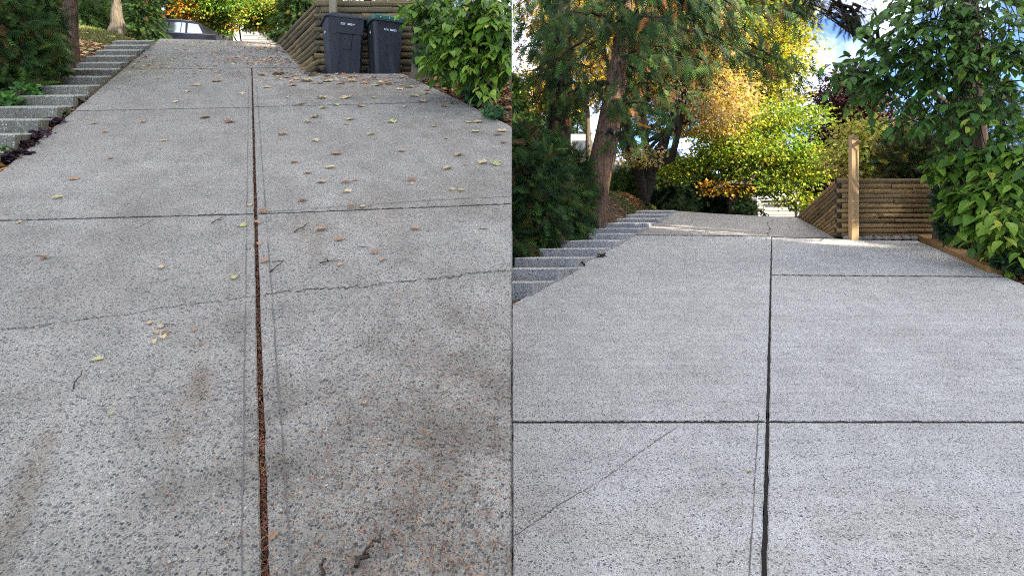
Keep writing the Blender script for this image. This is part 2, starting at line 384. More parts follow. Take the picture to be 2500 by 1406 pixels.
def quadL(A, B, rows_near, rows_far, ga, gb, seed, mat=M['old'], side='L', nearY=None):
    Yf = YL if side == 'L' else YR
    yn = [nearY, nearY] if nearY else [Yf(rows_near[0]) + ge, Yf(rows_near[1]) + ge]
    yf = [Yf(rows_far[0]) - ge, Yf(rows_far[1]) - ge]
    return [on(A, yn[0], ga, side), on(B, yn[1], gb, side), on(B, yf[1], gb, side), on(A, yf[0], ga, side)]
slab(quadL(XLl, XLc, None, (542, 522), 0, -g, 1, nearY=0.55), 'L', M['old'], dl_, seed=1)
slab(quadL(XLc, XLr, None, (522, 484), g, 0, 2, nearY=0.55), 'L', M['old'], dl_, seed=2)
slab(quadL(XLl, XLc, (542, 522), (272, 263), 0, -g, 3), 'L', M['old'], dl_, seed=3)
slab(quadL(XLc, XLr, (522, 484), (262, 249), g, 0, 4), 'L', M['old'], dl_, seed=4)
slab(quadL(XLl, XLc, (272, 263), (170, 167), 0, -g, 5), 'L', M['old'], dl_, seed=5)
ya, yb = YL(262) + ge, YL(249) + ge
slab([on(XLc, ya, g, 'L'), on(XLr, yb, 0, 'L'), GL(985, 181), GL(772, 181), GL(766, 167), on(XLc, YL(167) - ge, g, 'L')], 'L', M['old'], dl_, seed=6)
slab([on(XLl, YL(170) + ge, 0, 'L'), GL(615, 166.7), GL(765, 166), GL(740, 150), GL(690, 112), GL(680, 106), GL(600, 102), GL(500, 98), GL(390, 95)], 'L', M['old'], dl_, seed=7)
zp = GL(800, 181)[2]
pb = MB(); pb.box(-3.29, -1.80, YL(181) + 0.004, 11.02, zp - 0.12, zp - 0.001, 0.006)
tag(pb.build('bin_pad', M['old']), kind='structure')

dr_ = empty('driveway', (4.0, 4.0, 0.35), None, None); tag(dr_, kind='structure')
N = M['new']; gr = 0.0065
slab(quadL(XRl, XRc, None, (1029, 1028), 0, -gr, 1, nearY=0.55, side='R'), 'R', N, dr_, seed=11)
slab(quadL(XRc, XRr, None, (1028, 1029), gr, 0, 1, nearY=0.55, side='R'), 'R', N, dr_, seed=12)
slab(quadL(XRl, XRc, (1029, 1028), (574, 577.5), 0, -gr, 1, side='R'), 'R', N, dr_, seed=13)
ge2 = ge; ge = 0.011
slab(quadL(XRc, XRr, (1028, 1029), (671.5, 675.5), gr, 0, 1, side='R'), 'R', N, dr_, seed=14)
slab([on(XRc, YR(672) + ge, gr, 'R'), on(XRr, YR(676) + ge, 0, 'R'), GR(2240, 588), GR(2085, 586), GR(2045, 583), on(XRc, YR(580.5), gr, 'R')], 'R', N, dr_, seed=15)
slab([on(XRl, YR(574) + 0.03, 0, 'R'), GR(1884, 577), GR(2043, 580.5), GR(1990, 553), GR(1950, 532), GR(1850, 527), GR(1750, 522), GR(1650, 515)], 'R', M['new_top'], dr_, seed=16)

def ribbon(pts, width, mat, name, parent, lift=0.0025, jit=0.0, seed=0, sub=14):
    rg = np.random.default_rng(seed); pts = [np.asarray(p, float) for p in pts]; L = []
    for a, b in zip(pts[:-1], pts[1:]):
        for k in range(sub): L.append(a + (b - a) * k / sub)
    L.append(pts[-1]); L = np.array(L); n = len(L)
    t = np.gradient(L, axis=0); t /= np.linalg.norm(t, axis=1)[:, None] + 1e-9
    s = np.stack([-t[:, 1], t[:, 0], np.zeros(n)], 1)
    L = L + s * (rg.normal(0, 1, n) * jit)[:, None]
    wd = width * np.clip(rg.normal(1, 0.45, n), 0.2, 2.0); wd[0] = wd[-1] = width * 0.1
    slope = SL if L[0, 0] < 0 else SR
    V = np.concatenate([L + s * wd[:, None] / 2, L - s * wd[:, None] / 2]); z0 = 0 if L[0, 0] < 0 else HC - CR
    V[:, 2] = z0 + slope * V[:, 1] + lift
    Fs = np.array([(i, i + 1, n + i + 1, n + i) for i in range(n - 1)])[:, ::-1]
    if L[0, 0] < 0: V[:, 0] = np.minimum(V[:, 0], -0.0005)
    else: V[:, 0] = np.maximum(V[:, 0], 0.0005)
    return mesh_obj(name, V, Fs, mat, parent)
ribbon([GL(-20, 808), GL(90, 797), GL(200, 780), GL(330, 766), GL(390, 752), GL(470, 744), GL(600, 726), GL(628, 724)], 0.0036, M['crack'], 'crack', dl_, jit=0.007, seed=1, sub=22)
ribbon([GL(640, 722), GL(690, 712), GL(790, 705), GL(890, 702), GL(935, 692), GL(1010, 685), GL(1100, 678), GL(1150, 668), GL(1200, 664), GL(1249, 661)], 0.0065, M['crack'], 'crack', dl_, jit=0.008, seed=2, sub=20)
ribbon([GL(400, 525), GL(330, 560)], 0.003, M['crack'], 'crack', dl_, jit=0.004, seed=3)
ribbon([GR(1655, 1041), GR(1560, 1106), GR(1480, 1165), GR(1375, 1226), GR(1255, 1310)], 0.0026, M['score'], 'crack', dr_, jit=0.0016, seed=4)
ribbon([GR(1868, 590), GR(1880, 560), GR(1872, 545), GR(1890, 535)], 0.012, M['crack'], 'crack', dr_, jit=0.012, seed=5)
for off, w_ in ((-0.055, 0.004), (0.062, 0.004)):
    ribbon([on(XLc, y, off, 'L') for y in (1.3, 2.0, 3.0, 4.0, 6.0, 9.0)], w_, M['score'], 'score_line', dl_, jit=0.001, seed=6)
ribbon([on(XRc, y, -0.045, 'R') for y in (1.7, 2.0, 2.6, 3.1)], 0.0035, M['score'], 'score_line', dr_, jit=0.001, seed=7)
ribbon([GL(650, 517), GL(850, 503), GL(1050, 489), GL(1249, 480)], 0.005, M['score'], 'score_line', dl_, jit=0.002, seed=8)

ge = 0.011
for (pts, sd) in (([on(XLl, YL(542), 0, 'L'), on(XLc, YL(522), -g, 'L')], dl_), ([on(XLc, YL(522), g, 'L'), on(XLr, YL(484), 0, 'L')], dl_), ([on(XLl, YL(272), 0, 'L'), on(XLc, YL(263), -g, 'L')], dl_), ([on(XLc, YL(262), g, 'L'), on(XLr, YL(249), 0, 'L')], dl_),
                  ([on(XLl, YL(170), 0, 'L'), on(XLc, YL(167), g, 'L')], dl_), ([on(XLc, YL(167), 0, 'L'), GL(766, 166.5)], dl_), ([on(XRl, YR(1029), 0, 'R'), on(XRc, YR(1028), -gr, 'R')], dr_), ([on(XRc, YR(1028), gr, 'R'), on(XRr, YR(1029), 0, 'R')], dr_),
                  ([on(XRc, YR(672), gr, 'R'), on(XRr, YR(676), 0, 'R')], dr_), ([on(XRl, YR(574), 0, 'R'), on(XRc, YR(577.5), 0, 'R')], dr_), ([on(XRc, YR(579), gr, 'R'), GR(2045, 582)], dr_)):
    p2 = clip_side([pts[0], pts[1], pts[1] + np.array((0, 1e-4, 0))], 'L' if sd is dl_ else 'R')
    a_, b_ = min(p2, key=lambda q: np.linalg.norm(q - pts[0])), min(p2, key=lambda q: np.linalg.norm(q - pts[1]))
    wd = (.029 if a_[1] < 6 else .04) if sd is dl_ else .026
    far = a_[1] > 5.5; wd = {True: (.05 if a_[1] < 9 else .09), False: wd}[far]
    ribbon([a_ + (b_ - a_) * t for t in np.linspace(0, 1, 9)], wd * (.7 if far and sd is dl_ else 1.0), M['crack'] if far else M['joint'], 'joint_filler', sd, lift=0.0025 if far else -0.004, jit=0.0006, seed=int(a_[1] * 97))
ribbon([on(XRc, y, 0, 'R') for y in (0.9, 1.5, 2.0, 2.6, 3.2, 4.0, 5.0, 6.5, 8.0, 10.2)], 0.017, M['joint'], 'joint_filler', dr_, lift=-0.012, jit=0.0004, seed=9)
# ------------------------------------------------------------------ steps
def steps(data, side, mat, name, label):
    Yf = YL if side == 'L' else YR; q = QL if side == 'L' else QR
    dx = -0.4846 if side == 'L' else 0.40
    root = None
    for i, (xl, xr, rt, rb) in enumerate(data):
        Y = Yf(rb)
        A, B = P(xl, rt, Y), P(xr, rt, Y)
        nxt = Yf(data[i + 1][3]) - Y if i + 1 < len(data) else 0.9
        ln = nxt + 0.06
        if root is None: root = empty(name, tuple(P((xl + xr) / 2, rb, Y)), label, 'steps')
        q = (PH - rt) / F + 0.018; d = np.array((dx, 1, q)) * ln
        b = MB(); e = 0.012; rg = np.random.default_rng(i)
        low = np.array((0, 0, -0.55)); up = np.array((0, 0, 1.0))
        xx = np.array((1.0, 0, 0)); yy = np.array((0, 1.0, 0))
        base = [A, B, B + d, A + d]
        ins = [xx * e + yy * e, -xx * e + yy * e, -xx * e - yy * e, xx * e - yy * e]
        pts = clip_side(base, side)
        if len(pts) < 3: continue
        nr = 10; ring = []
        for k in range(len(pts)):
            a_, b_ = pts[k - 1], pts[k]
            for j in range(nr): ring.append(a_ + (b_ - a_) * j / nr)
        ring = np.array(ring); c = ring.mean(0)
        ctr = (c - ring); ctr[:, 2] = 0; ctr /= np.linalg.norm(ctr, axis=1)[:, None]
        wob = rg.normal(0, 0.0035, len(ring))[:, None]
        R = [ring + low, ring - up * e + ctr * wob, ring + ctr * 0.010 - up * 0.002]
        R = [r + up * 0 for r in R]
        ar = np.sum(ring[:, 0] * np.roll(ring[:, 1], -1) - np.roll(ring[:, 0], -1) * ring[:, 1])
        if ar < 0: R = [r[::-1] for r in R]
        b.loft([list(map(tuple, r)) for r in R]); nq = len(ring)
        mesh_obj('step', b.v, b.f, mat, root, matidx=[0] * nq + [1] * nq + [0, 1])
SD = [(-160, -40, 372, 424), (-110, 36, 327.7, 370), (-60, 94, 292, 327), (-20, 140, 261, 292), (39, 179, 234, 262), (84, 216, 210, 235), (124, 246, 188, 211),
      (156, 272, 170, 189), (186, 294, 154, 171), (210, 314, 138, 155), (234, 334, 124, 139), (254, 355, 112, 125), (273, 367, 101, 113)]
M['tread_old'] = concrete('worn_lit_step_tread', (0.36, 0.35, 0.31), STONES, (0.85, 0.85, 0.82), (1.1, 1.1, 1.05), (), None, 0.8)  # worn tread, paler than the riser: light from above is put into the colour
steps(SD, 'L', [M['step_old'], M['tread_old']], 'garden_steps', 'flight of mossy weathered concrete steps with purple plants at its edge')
SD2 = [(1180, 1300, 688, 722), (1215, 1362, 655, 688), (1256, 1408, 629, 655), (1316, 1456, 607, 630), (1369, 1496, 587.6, 608), (1410, 1529, 571, 588.5), (1446, 1557, 558, 572), (1478, 1580, 545, 558.5),
       (1505, 1607, 534, 545.5), (1529, 1622, 524, 534.5), (1552, 1638, 515, 525)]
M['tread_new'] = concrete('washed_lit_step_tread', (0.55, 0.53, 0.50), STONES2, (0.95, 0.95, 0.95), (1.05, 1.05, 1.05), (), None, 0.8)  # washed tread, its colour also lightened as if lit from above
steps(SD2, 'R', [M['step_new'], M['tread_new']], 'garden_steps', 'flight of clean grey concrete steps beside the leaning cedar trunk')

# ------------------------------------------------------------------ log walls
def log_mesh(name, seed, mats, k=12):
    rg = np.random.default_rng(seed); rings = []
    a = np.arange(k) / k * 2 * np.pi
    lob = 1 + 0.05 * np.sin(2 * a + rg.uniform(0, 6)) + rg.normal(0, 0.02, k)
    for t, r in ((0.0, 0.90), (0.006, 0.99), (0.2, 1), (0.4, 1), (0.6, 1), (0.8, 1), (0.994, 0.99), (1.0, 0.90)):
        rr = r * lob * (1 + rg.normal(0, 0.045)) * (1 + rg.normal(0, .02, k)); oy, oz = rg.normal(0, 0.06, 2)
        rings.append([(t, oy + rr[j] * math.cos(a[j]), oz + rr[j] * math.sin(a[j])) for j in range(k)])
    b = MB(); b.loft(rings)
    me = bpy.data.meshes.new(name); me.from_pydata(b.v, [], b.f)
    for m in mats: me.materials.append(m)
    mi = [0] * len(b.f); mi[-1] = mi[-2] = 1
    me.polygons.foreach_set('material_index', mi)
    me.polygons.foreach_set('use_smooth', [len(f) == 4 for f in b.f]); me.update()
    return me
LOGS_OLD = [log_mesh('log', i, (M['log_old'], M['log_end'])) for i in range(4)]
LOGS_NEW = [log_mesh('log', i + 9, (M['log_new'], M['log_end_dark'])) for i in range(4)]
def log(A, B, r, meshes, parent, i):
    A, B = Vector(A), Vector(B); d = B - A
    o = bpy.data.objects.new('log', meshes[i % len(meshes)]); link(o, parent)
    q = d.to_track_quat('X', 'Z')
    Mw = Matrix.Translation(A) @ q.to_matrix().to_4x4() @ Matrix.Rotation(random.choice((0, 0.4, -0.5, 3.0)), 4, 'X') @ Matrix.Diagonal((d.length, r, r, 1))
    o.matrix_world = Mw
    o.matrix_parent_inverse = parent_world(parent).inverted()
    loc, rot, sc = Mw.decompose(); o.location = loc; o.rotation_euler = rot.to_euler(); o.scale = (d.length, r, r)
    return o
def log_wall(side, Yw, px_c, px_r, row_t, row_b, n, far_px, far_row, meshes, label, joints, dip):
    Yf = YL if side == 'L' else YR
    root = empty('log_retaining_wall', tuple(P(px_c, row_b, Yw)), label, 'log wall')
    rad = (row_b - row_t) / n / F * Yw / 2 * 0.985
    k = 0
    for c in range(n):
        row = row_t + (row_b - row_t) * (c + 0.5) / n
        x0 = px_c if c % 2 == 0 else px_c + rad * 2.1 * F / Yw
        cuts = [x0] + [px_c + (px_r - px_c) * j for j in joints[c % len(joints)]] + [px_r]
        for a, b in zip(cuts[:-1], cuts[1:]):
            A = P(a + 0.4, row, Yw); B = P(b - 0.4, row, Yw); dz = random.uniform(-.004, .004)
            A[2] += dz; B[2] += dz + random.uniform(-.006, .006); A[1] += random.uniform(-.012, .012)
            log(A, B, rad * random.uniform(.95, 1.05), meshes, root, k); k += 1
        # the return wall running back along the driveway
        f = (c + 0.15) / n
        row_e = far_row + (row_b - far_row) * f; px_e = far_px + (px_c - far_px) * f
        E = P(px_e, row_e, Yf(row_e)); S = P(px_c + rad * F / Yw, row, Yw)
        d = (E - S); dn = d / np.linalg.norm(d); S = S + dn * (0.02 + rad if c % 2 == 0 else -rad * 1.15); E = E + dn * 0.1
        if c > n - 2 and side == 'R': pass
        m = S + (E - S) * random.uniform(.4, .62); u = (E - S) / np.linalg.norm(E - S) * 0.004
        if np.linalg.norm(E - S) > 1.6:
            log(S, m - u, rad * random.uniform(.95, 1.05), meshes, root, k); log(m + u, E, rad * random.uniform(.95, 1.04), meshes, root, k + 1)
        else: log(S, E, rad, meshes, root, k)
        k += 2
    # hidden packing of earth right behind the logs
    b = MB()
    zt = P(px_c, row_t, Yw)[2] - rad * 0.8; zb = P(px_c, row_b, Yw)[2] - 0.3
    c0 = P(px_c, row_t, Yw); c1 = P(px_r, row_t, Yw); e = P(far_px, far_row, Yf(far_row))
    bk = [(c0[0] + 0.16, Yw + 0.11), (c1[0] + (0.0 if side == 'L' else 0.6), Yw + 0.11), (c1[0] + (0.0 if side == 'L' else 2.5), e[1] + 1.0), (e[0] + 0.45, e[1] + 0.2)]
    lo = [(x, y, zb) for x, y in bk]
    hi = [(bk[0][0], bk[0][1], zt), (bk[1][0], bk[1][1], zt), (bk[2][0], bk[2][1], max(e[2], zt)), (bk[3][0], bk[3][1], e[2] - 0.05)]
    b.loft([lo, hi]); tag(b.build('soil_bank', M['soil']), kind='structure')
    return root
log_wall('L', 10.98, 768, 1075, 2, 192, 12, 680, 106, LOGS_OLD, 'weathered greenish log retaining wall behind the two wheeled bins',
         [(0.45,), (0.62,), (0.38, 0.85), (0.55, 0.9), (0.3, 0.7), (0.5,)], QL)
log_wall('R', 10.3, 2040, 2330, 437, 580, 12, 1950, 530, LOGS_NEW, 'washed brown log retaining wall with a tall timber post in front',
         [(0.97,), (0.46,), (0.64,), (0.78,), (0.48,), (0.55, 0.9), (0.64,), (0.35,), (0.49,), (0.82,), (0.6,), (0.8,)], QR)
# posts
def post(px0, px1, r0, r1, Y, mat, label):
    a, b = P(px0, r1, Y), P(px1, r0, Y); m = MB(); wdt = b[0] - a[0]
    m.box(a[0], b[0], Y - wdt * 0.5, Y + wdt * 0.4, a[2] - 0.12, b[2], 0.006)
    return tag(m.build('timber_post', mat), label, 'post')
post(806, 822, -90, 195, 10.78, M['post_old'], 'grey square timber post rising behind the taller bin')
post(2075, 2092, 331, 586, 10.12, M['post_new'], 'tall brown square timber post standing before the log wall')
# rubble footing
root = empty('stone_footing', tuple(GR(2150, 584)), 'rough pale stone footing under the washed log wall', 'footing')
px = 2058
k = 0
while px < 2275:
    wpx = random.uniform(14, 34); c = P(px + wpx / 2, 582, 10.24); b = MB(); rings = []
    for t, s in ((-1, .75), (-.4, 1), (.4, .95), (1, .6)):
        rings.append([(c[0] + math.cos(a) * wpx / 2 / F * 10.2 * s * random.uniform(.85, 1.1), c[1] + math.sin(a) * .09 * s - 0.0, c[2] + 0.005 + t * .035 * random.uniform(.8, 1.2)) for a in np.arange(8) / 8 * 2 * math.pi])
    b.loft(rings); b.build('stone', M['rubble'], root, smooth=False); px += wpx + 1; k += 1
# edging board
A, B = GR(2243, 583), GR(2418, 668)
d = (B - A); L_ = np.linalg.norm(d); m = MB(); m.box(0, L_, -0.10, 0.10, -0.03, 0.075, 0.006)
o = m.build('edging_board', M['board']); o.location = tuple(A + np.array((0.11, 0.04, 0.0)))
o.rotation_euler = Vector(d).to_track_quat('X', 'Z').to_euler()
tag(o, 'fresh orange timber edging board lying along the washed driveway', 'board')

# ------------------------------------------------------------------ wheeled bins
def scuffed(name, col, rough):
    t = NT(name); co = t.n('TexCoord').outputs['Object']
    mp = t.n('Mapping', {'Vector': co, 'Scale': (9.0, 9.0, 2.5)}).outputs[0]
    a = t.noise(mp, 1.3, 8, .7); b = t.noise(co, 55.0, 4, .7)
    c = t.mix(t.math('MULTIPLY', t.ramp(a, [(.48, 0.0), (.72, .6)]), t.ramp(b, [(.4, .1), (.7, 1.0)])), col, (0.11, 0.10, 0.09))
    return t.done(t.principled(c, t.ramp(a, [(.3, rough - .1), (.7, rough + .25)]), b, .001, .3, .35))
M['bin'] = scuffed('bin_plastic', (0.017, 0.0195, 0.024), .45)
M['bin_lid'] = plain('bin_lid_plastic', (0.03, 0.032, 0.037), 0.42, 0.2, 9, 0.4)
M['green_lid'] = plain('green_lid_plastic', (0.012, 0.10, 0.07), 0.38, 0.2, 9, 0.5)
M['rubber'] = plain('black_rubber', (0.012, 0.012, 0.012), 0.8, 0.2, 20)
M['print'] = plain('white_print', (0.75, 0.76, 0.78), 0.6, 0.05)
def rrect(hw, hd, r, z, cx=0, cy=0, n=6):
    pts = []
    for q, (sx, sy) in enumerate(((1, -1), (1, 1), (-1, 1), (-1, -1))):
        a0 = -math.pi / 2 + q * math.pi / 2
        for i in range(n):
            a = a0 + (math.pi / 2) * i / (n - 1)
            pts.append((cx + sx * (hw - r) + r * math.cos(a), cy + sy * (hd - r) + r * math.sin(a), z))
    return pts
def wheel(parent, x, y, r, wd, name='wheel'):
    m = MB(); rings = []
    for dx, rr in ((-wd / 2, r * .8), (-wd / 2, r * .95), (-wd / 4, r), (wd / 4, r), (wd / 2, r * .95), (wd / 2, r * .8)):
        rings.append([(x + dx, y + rr * math.cos(a), r + rr * math.sin(a)) for a in np.arange(18) / 18 * 2 * math.pi])
    m.loft(rings); o = m.build(name, M['rubber'], parent, True, world=False)
    h = MB(); h.loft([[(x + dx, y + rr * math.cos(a), r + rr * math.sin(a)) for a in np.arange(14) / 14 * 2 * math.pi] for dx, rr in ((-wd * .56, r * .45), (-wd * .6, r * .3), (wd * .6, r * .3))])
    h.build('hub', M['bin_lid'], o, world=False)
def text_part(txt, size, loc, rot, mat, parent, name='printed_number', shear=0.0, sx=1.0):
    c = bpy.data.curves.new('t', 'FONT'); c.body = txt; c.size = size; c.align_x = 'CENTER'; c.align_y = 'CENTER'; c.extrude = 0.0006; c.shear = shear; c.offset = 0.0012
    to = bpy.data.objects.new('t', c); COL.objects.link(to)
    dg = bpy.context.evaluated_depsgraph_get(); me = bpy.data.meshes.new_from_object(to.evaluated_get(dg))
    bpy.data.objects.remove(to); me.materials.clear(); me.materials.append(mat)
    o = bpy.data.objects.new(name, me); link(o, parent); o.location = loc; o.rotation_euler = rot; o.scale = (sx, 1, 1)
    return o
def bin_body(root, prof, r, mat):
    m = MB(); m.loft([rrect(hw, hd, r, z, 0, cy) for (z, hw, hd, cy) in prof]); return m.build('body', mat, root, False, world=False)
def plate(name, poly, parent, mat, yf, th):
    """a raised moulding on the leaning front face"""
    b = MB(); fr = [(x, yf(z) - th, z) for x, z in poly]; bk = [(x, yf(z) + 0.01, z) for x, z in poly]
    ar = sum(poly[i - 1][0] * poly[i][1] - poly[i][0] * poly[i - 1][1] for i in range(len(poly)))
    if ar > 0: fr, bk = fr[::-1], bk[::-1]
    b.loft([fr, bk]); return b.build(name, mat, parent, world=False)
# big bin
BZ = GL(832, 181)[2]
root = empty('wheeled_bin', (P(838, 181, 10.64)[0], 10.64, zp), 'large charcoal wheeled bin with matching lid before the log wall', 'bin', 'wheeled bins by the log wall', math.radians(25))
prof1 = [(0.0, .245, .215, 0), (0.03, .265, .235, 0), (.45, .290, .255, 0), (.70, .305, .270, 0), (.96, .322, .285, 0)]
body = bin_body(root, prof1, .06, M['bin'])
yf1 = lambda z: -(.235 + (.285 - .235) * z / .96)
plate('front_panel', [(-.29, .97), (.29, .97), (.282, .70), (.10, .70), (-.13, .70), (-.20, .67), (-.255, .60), (-.285, .70)], root, M['bin'], yf1, .026)
plate('front_panel', [(-.255, .60), (-.20, .665), (-.13, .69), (-.105, .69), (-.115, .22), (-.14, .18), (-.15, .01), (-.232, .01)], root, M['bin'], yf1, .030)
plate('front_panel', [(.105, .69), (.25, .69), (.222, .01), (.075, .01), (.08, .40), (.09, .45)], root, M['bin'], yf1, .030)
plate('front_panel', [(-.10, .69), (.10, .69), (.08, .445), (-.055, .445), (-.075, .22), (-.11, .2)], root, M['bin'], yf1, .012)
m = MB(); m.loft([rrect(.345, .315, .05, .955), rrect(.352, .322, .05, .962), rrect(.352, .322, .05, .992), rrect(.335, .30, .05, 1.002)]); lid = m.build('lid', M['bin_lid'], root, world=False)
m = MB(); m.loft([rrect(.30, .27, .06, 1.0), rrect(.285, .262, .07, 1.03), rrect(.25, .24, .08, 1.052), rrect(.14, .15, .08, 1.066)]); m.build('lid_dome', M['bin_lid'], lid, world=False)
for sx in (-1, 1):
    m = MB(); m.box(sx * .29 - .02, sx * .29 + .02, -.02, .06, .99, 1.035, .004); m.build('lid_clip', M['bin_lid'], lid, world=False)
m = MB(); m.tube([(-.31, .30, .93), (-.31, .36, .95), (.31, .36, .95), (.31, .30, .93)], .016, 8); m.build('handle', M['bin_lid'], root, True, world=False)
wheel(root, -.28, .21, .11, .05); wheel(root, .28, .21, .11, .05)
text_part('C3T', .042, (-.055, yf1(.85) - .0285, .855), (math.radians(93), 0, 0), M['print'], root); text_part('400018', .042, (.075, yf1(.85) - .0285, .855), (math.radians(93), 0, 0), M['print'], root)
text_part('Coquitlam', .075, (-.3125, -.02, .76), (math.radians(90), math.radians(14), math.radians(-93)), M['print'], root, 'printed_mark', 0.4, 0.8)
# smaller bin
root = empty('wheeled_bin', (P(939, 181, 10.60)[0], 10.60, zp), 'slimmer charcoal wheeled bin with dark green lid before the log wall', 'bin', 'wheeled bins by the log wall', math.radians(27))
prof2 = [(0.0, .20, .20, 0), (0.025, .215, .215, 0), (.5, .240, .25, 0), (.92, .265, .285, 0)]
body = bin_body(root, prof2, .065, M['bin'])
m = MB(); m.loft([rrect(.285, .305, .04, .885), rrect(.295, .315, .04, .89), rrect(.295, .315, .04, .915), rrect(.28, .30, .04, .92)]); m.build('rim', M['bin_lid'], root, world=False)
m = MB(); m.loft([rrect(.288, .308, .05, .92), rrect(.288, .308, .05, .972), rrect(.262, .282, .06, 1.0), rrect(.245, .265, .06, 1.006)]); lid = m.build('lid', M['green_lid'], root, world=False)
m = MB(); m.loft([rrect(.17, .20, .05, 1.0), rrect(.16, .19, .05, 1.03), rrect(.13, .16, .05, 1.036)]); m.build('lid_dome', M['green_lid'], lid, world=False)
for x in (-.15, 0, .15):
    m = MB(); m.box(x - .006, x + .006, -.315, -.300, .940, .952); m.build('rivet', M['print'], lid, world=False)
for x in (-.18, -.06, .06, .18):
    m = MB(); m.box(x - .006, x + .006, -.31, -.26, .83, .905); m.build('rib', M['bin'], root, world=False)
m = MB(); m.tube([(-.25, .28, .89), (-.25, .35, .91), (.25, .35, .91), (.25, .28, .89)], .014, 8); m.build('handle', M['bin_lid'], root, True, world=False)
wheel(root, -.24, .20, .10, .045); wheel(root, .24, .20, .10, .045)
text_part('CO1', .040, (-.045, -.215 - .07 * .76 / .92 - .004, .755), (math.radians(94), 0, 0), M['print'], root); text_part('404273', .040, (.07, -.215 - .07 * .76 / .92 - .004, .755), (math.radians(94), 0, 0), M['print'], root)
text_part('Coq', .06, (-.262, -.05, .74), (math.radians(90), math.radians(10), math.radians(-93)), M['print'], root, 'printed_mark', 0.4, 0.8)

# ------------------------------------------------------------------ parked car seen over the crest
M['paint'] = plain('black_car_paint', (0.008, 0.008, 0.012), 0.35, 0.1, 3, 0.3, 0.0, 0, 0.15)
M['glass'] = plain('tinted_glass', (0.30, 0.35, 0.42), 0.06, 0.1, 3, 0.9, 0.9, 0, 0.5)
M['chrome'] = plain('metal_trim', (0.45, 0.45, 0.47), 0.25, 0.1, 5, 0.5, 0.9)
M['lamp_glass'] = plain('lamp_glass', (0.35, 0.33, 0.33), 0.1, 0.1)
cy_ = 30.0
cr = P(448, 60, cy_)
root = empty('parked_car', (cr[0] - 0.35, cy_, cr[2] - 1.60), 'black parked station wagon showing its roof and windows above the driveway crest', 'car')
root.rotation_euler = (0, math.radians(3.6), math.radians(-2))
hwid = .88
def prof_loft(pr, name, mat, half, taper):
    m = MB(); L1 = [(x, -half * taper(z), z) for x, z in pr]; L2 = [(x, half * taper(z), z) for x, z in pr]
    m.loft([L1, L2]); return m.build(name, mat, root, False, world=False)
low = [(-2.25, .35), (2.35, .35), (2.42, .62), (2.36, .93), (1.95, .97), (-1.15, .94), (-2.05, .80), (-2.30, .62)]
cab = [(-1.15, .94), (1.98, .96), (1.52, 1.50), (1.20, 1.57), (.3, 1.60), (-.25, 1.585), (-.42, 1.54)]
prof_loft(low, 'body', M['paint'], hwid, lambda z: 1.0)
prof_loft(cab, 'cabin', M['paint'], hwid, lambda z: 1.0 - max(0, z - .94) * .28)
def pane(pts, name='window'):
    for sg in (-1, 1):
        m = MB(); yy = lambda z, o: sg * (hwid * (1.0 - max(0, z - .94) * .28) + o)
        a = [(x, yy(z, .006), z) for x, z in pts]; b = [(x, yy(z, -.01), z) for x, z in pts]
        if sg > 0: a, b = a[::-1], b[::-1]
        m.loft([b, a]); m.build(name, M['glass'], root, world=False)
pane([(-1.0, .99), (-.05, .99), (-.05, 1.49), (-.38, 1.48)]); pane([(.05, .99), (.62, .99), (.60, 1.50), (.05, 1.50)])
pane([(.66, .99), (.88, .99), (.80, 1.49), (.64, 1.50)]); pane([(.98, 1.0), (1.72, 1.0), (1.42, 1.44), (.92, 1.49)])
m = MB(); m.add([(-1.13, -.80, .965), (-1.13, .80, .965), (-.46, .70, 1.525), (-.46, -.70, 1.525), (-1.11, -.80, .95), (-1.11, .80, .95), (-.44, .70, 1.51), (-.44, -.70, 1.51)],
               [(0, 1, 2, 3)[::-1], (4, 5, 6, 7), (0, 1, 5, 4), (1, 2, 6, 5), (2, 3, 7, 6), (3, 0, 4, 7)]); m.build('windscreen', M['glass'], root, world=False)
for sg in (-1, 1):
    m = MB(); m.tube([(-.3, sg * .66, 1.60), (-.2, sg * .66, 1.635), (1.0, sg * .66, 1.625), (1.2, sg * .66, 1.58)], .018, 6); m.build('roof_rail', M['chrome'], root, True, world=False)
    m = MB(); m.box(-2.0, 2.3, sg * .885 - .01, sg * .885 + .01, .955, .975, .003); m.build('belt_trim', M['chrome'], root, world=False)
    m = MB(); m.box(-.98, -.78, sg * 1.0 - .1, sg * 1.0 + .1, .97, 1.10, .03); m.build('mirror', M['paint'], root, world=False)
    m = MB(); m.box(-2.27, -2.0, sg * .66 - .15, sg * .66 + .15, .62, .74, .02); m.build('headlight', M['lamp_glass'], root, world=False)
def carwheel(x, sg):
    m = MB(); rings = []
    for dy, rr in ((-.1, .25), (-.1, .31), (-.05, .33), (.05, .33), (.1, .31), (.1, .25)):
        rings.append([(x + rr * math.cos(a), sg * .80 + dy, .33 + rr * math.sin(a)) for a in np.arange(20) / 20 * 2 * math.pi])
    m.loft(rings); w_ = m.build('wheel', M['rubber'], root, True, world=False)
    m = MB(); m.loft([[(x + rr * math.cos(a), sg * .80 + dy, .33 + rr * math.sin(a)) for a in np.arange(16) / 16 * 2 * math.pi] for dy, rr in ((-.105, .2), (.105, .2))]); m.build('rim', M['chrome'], w_, world=False)
for x in (-1.45, 1.45):
    for sg in (-1, 1): carwheel(x, sg)

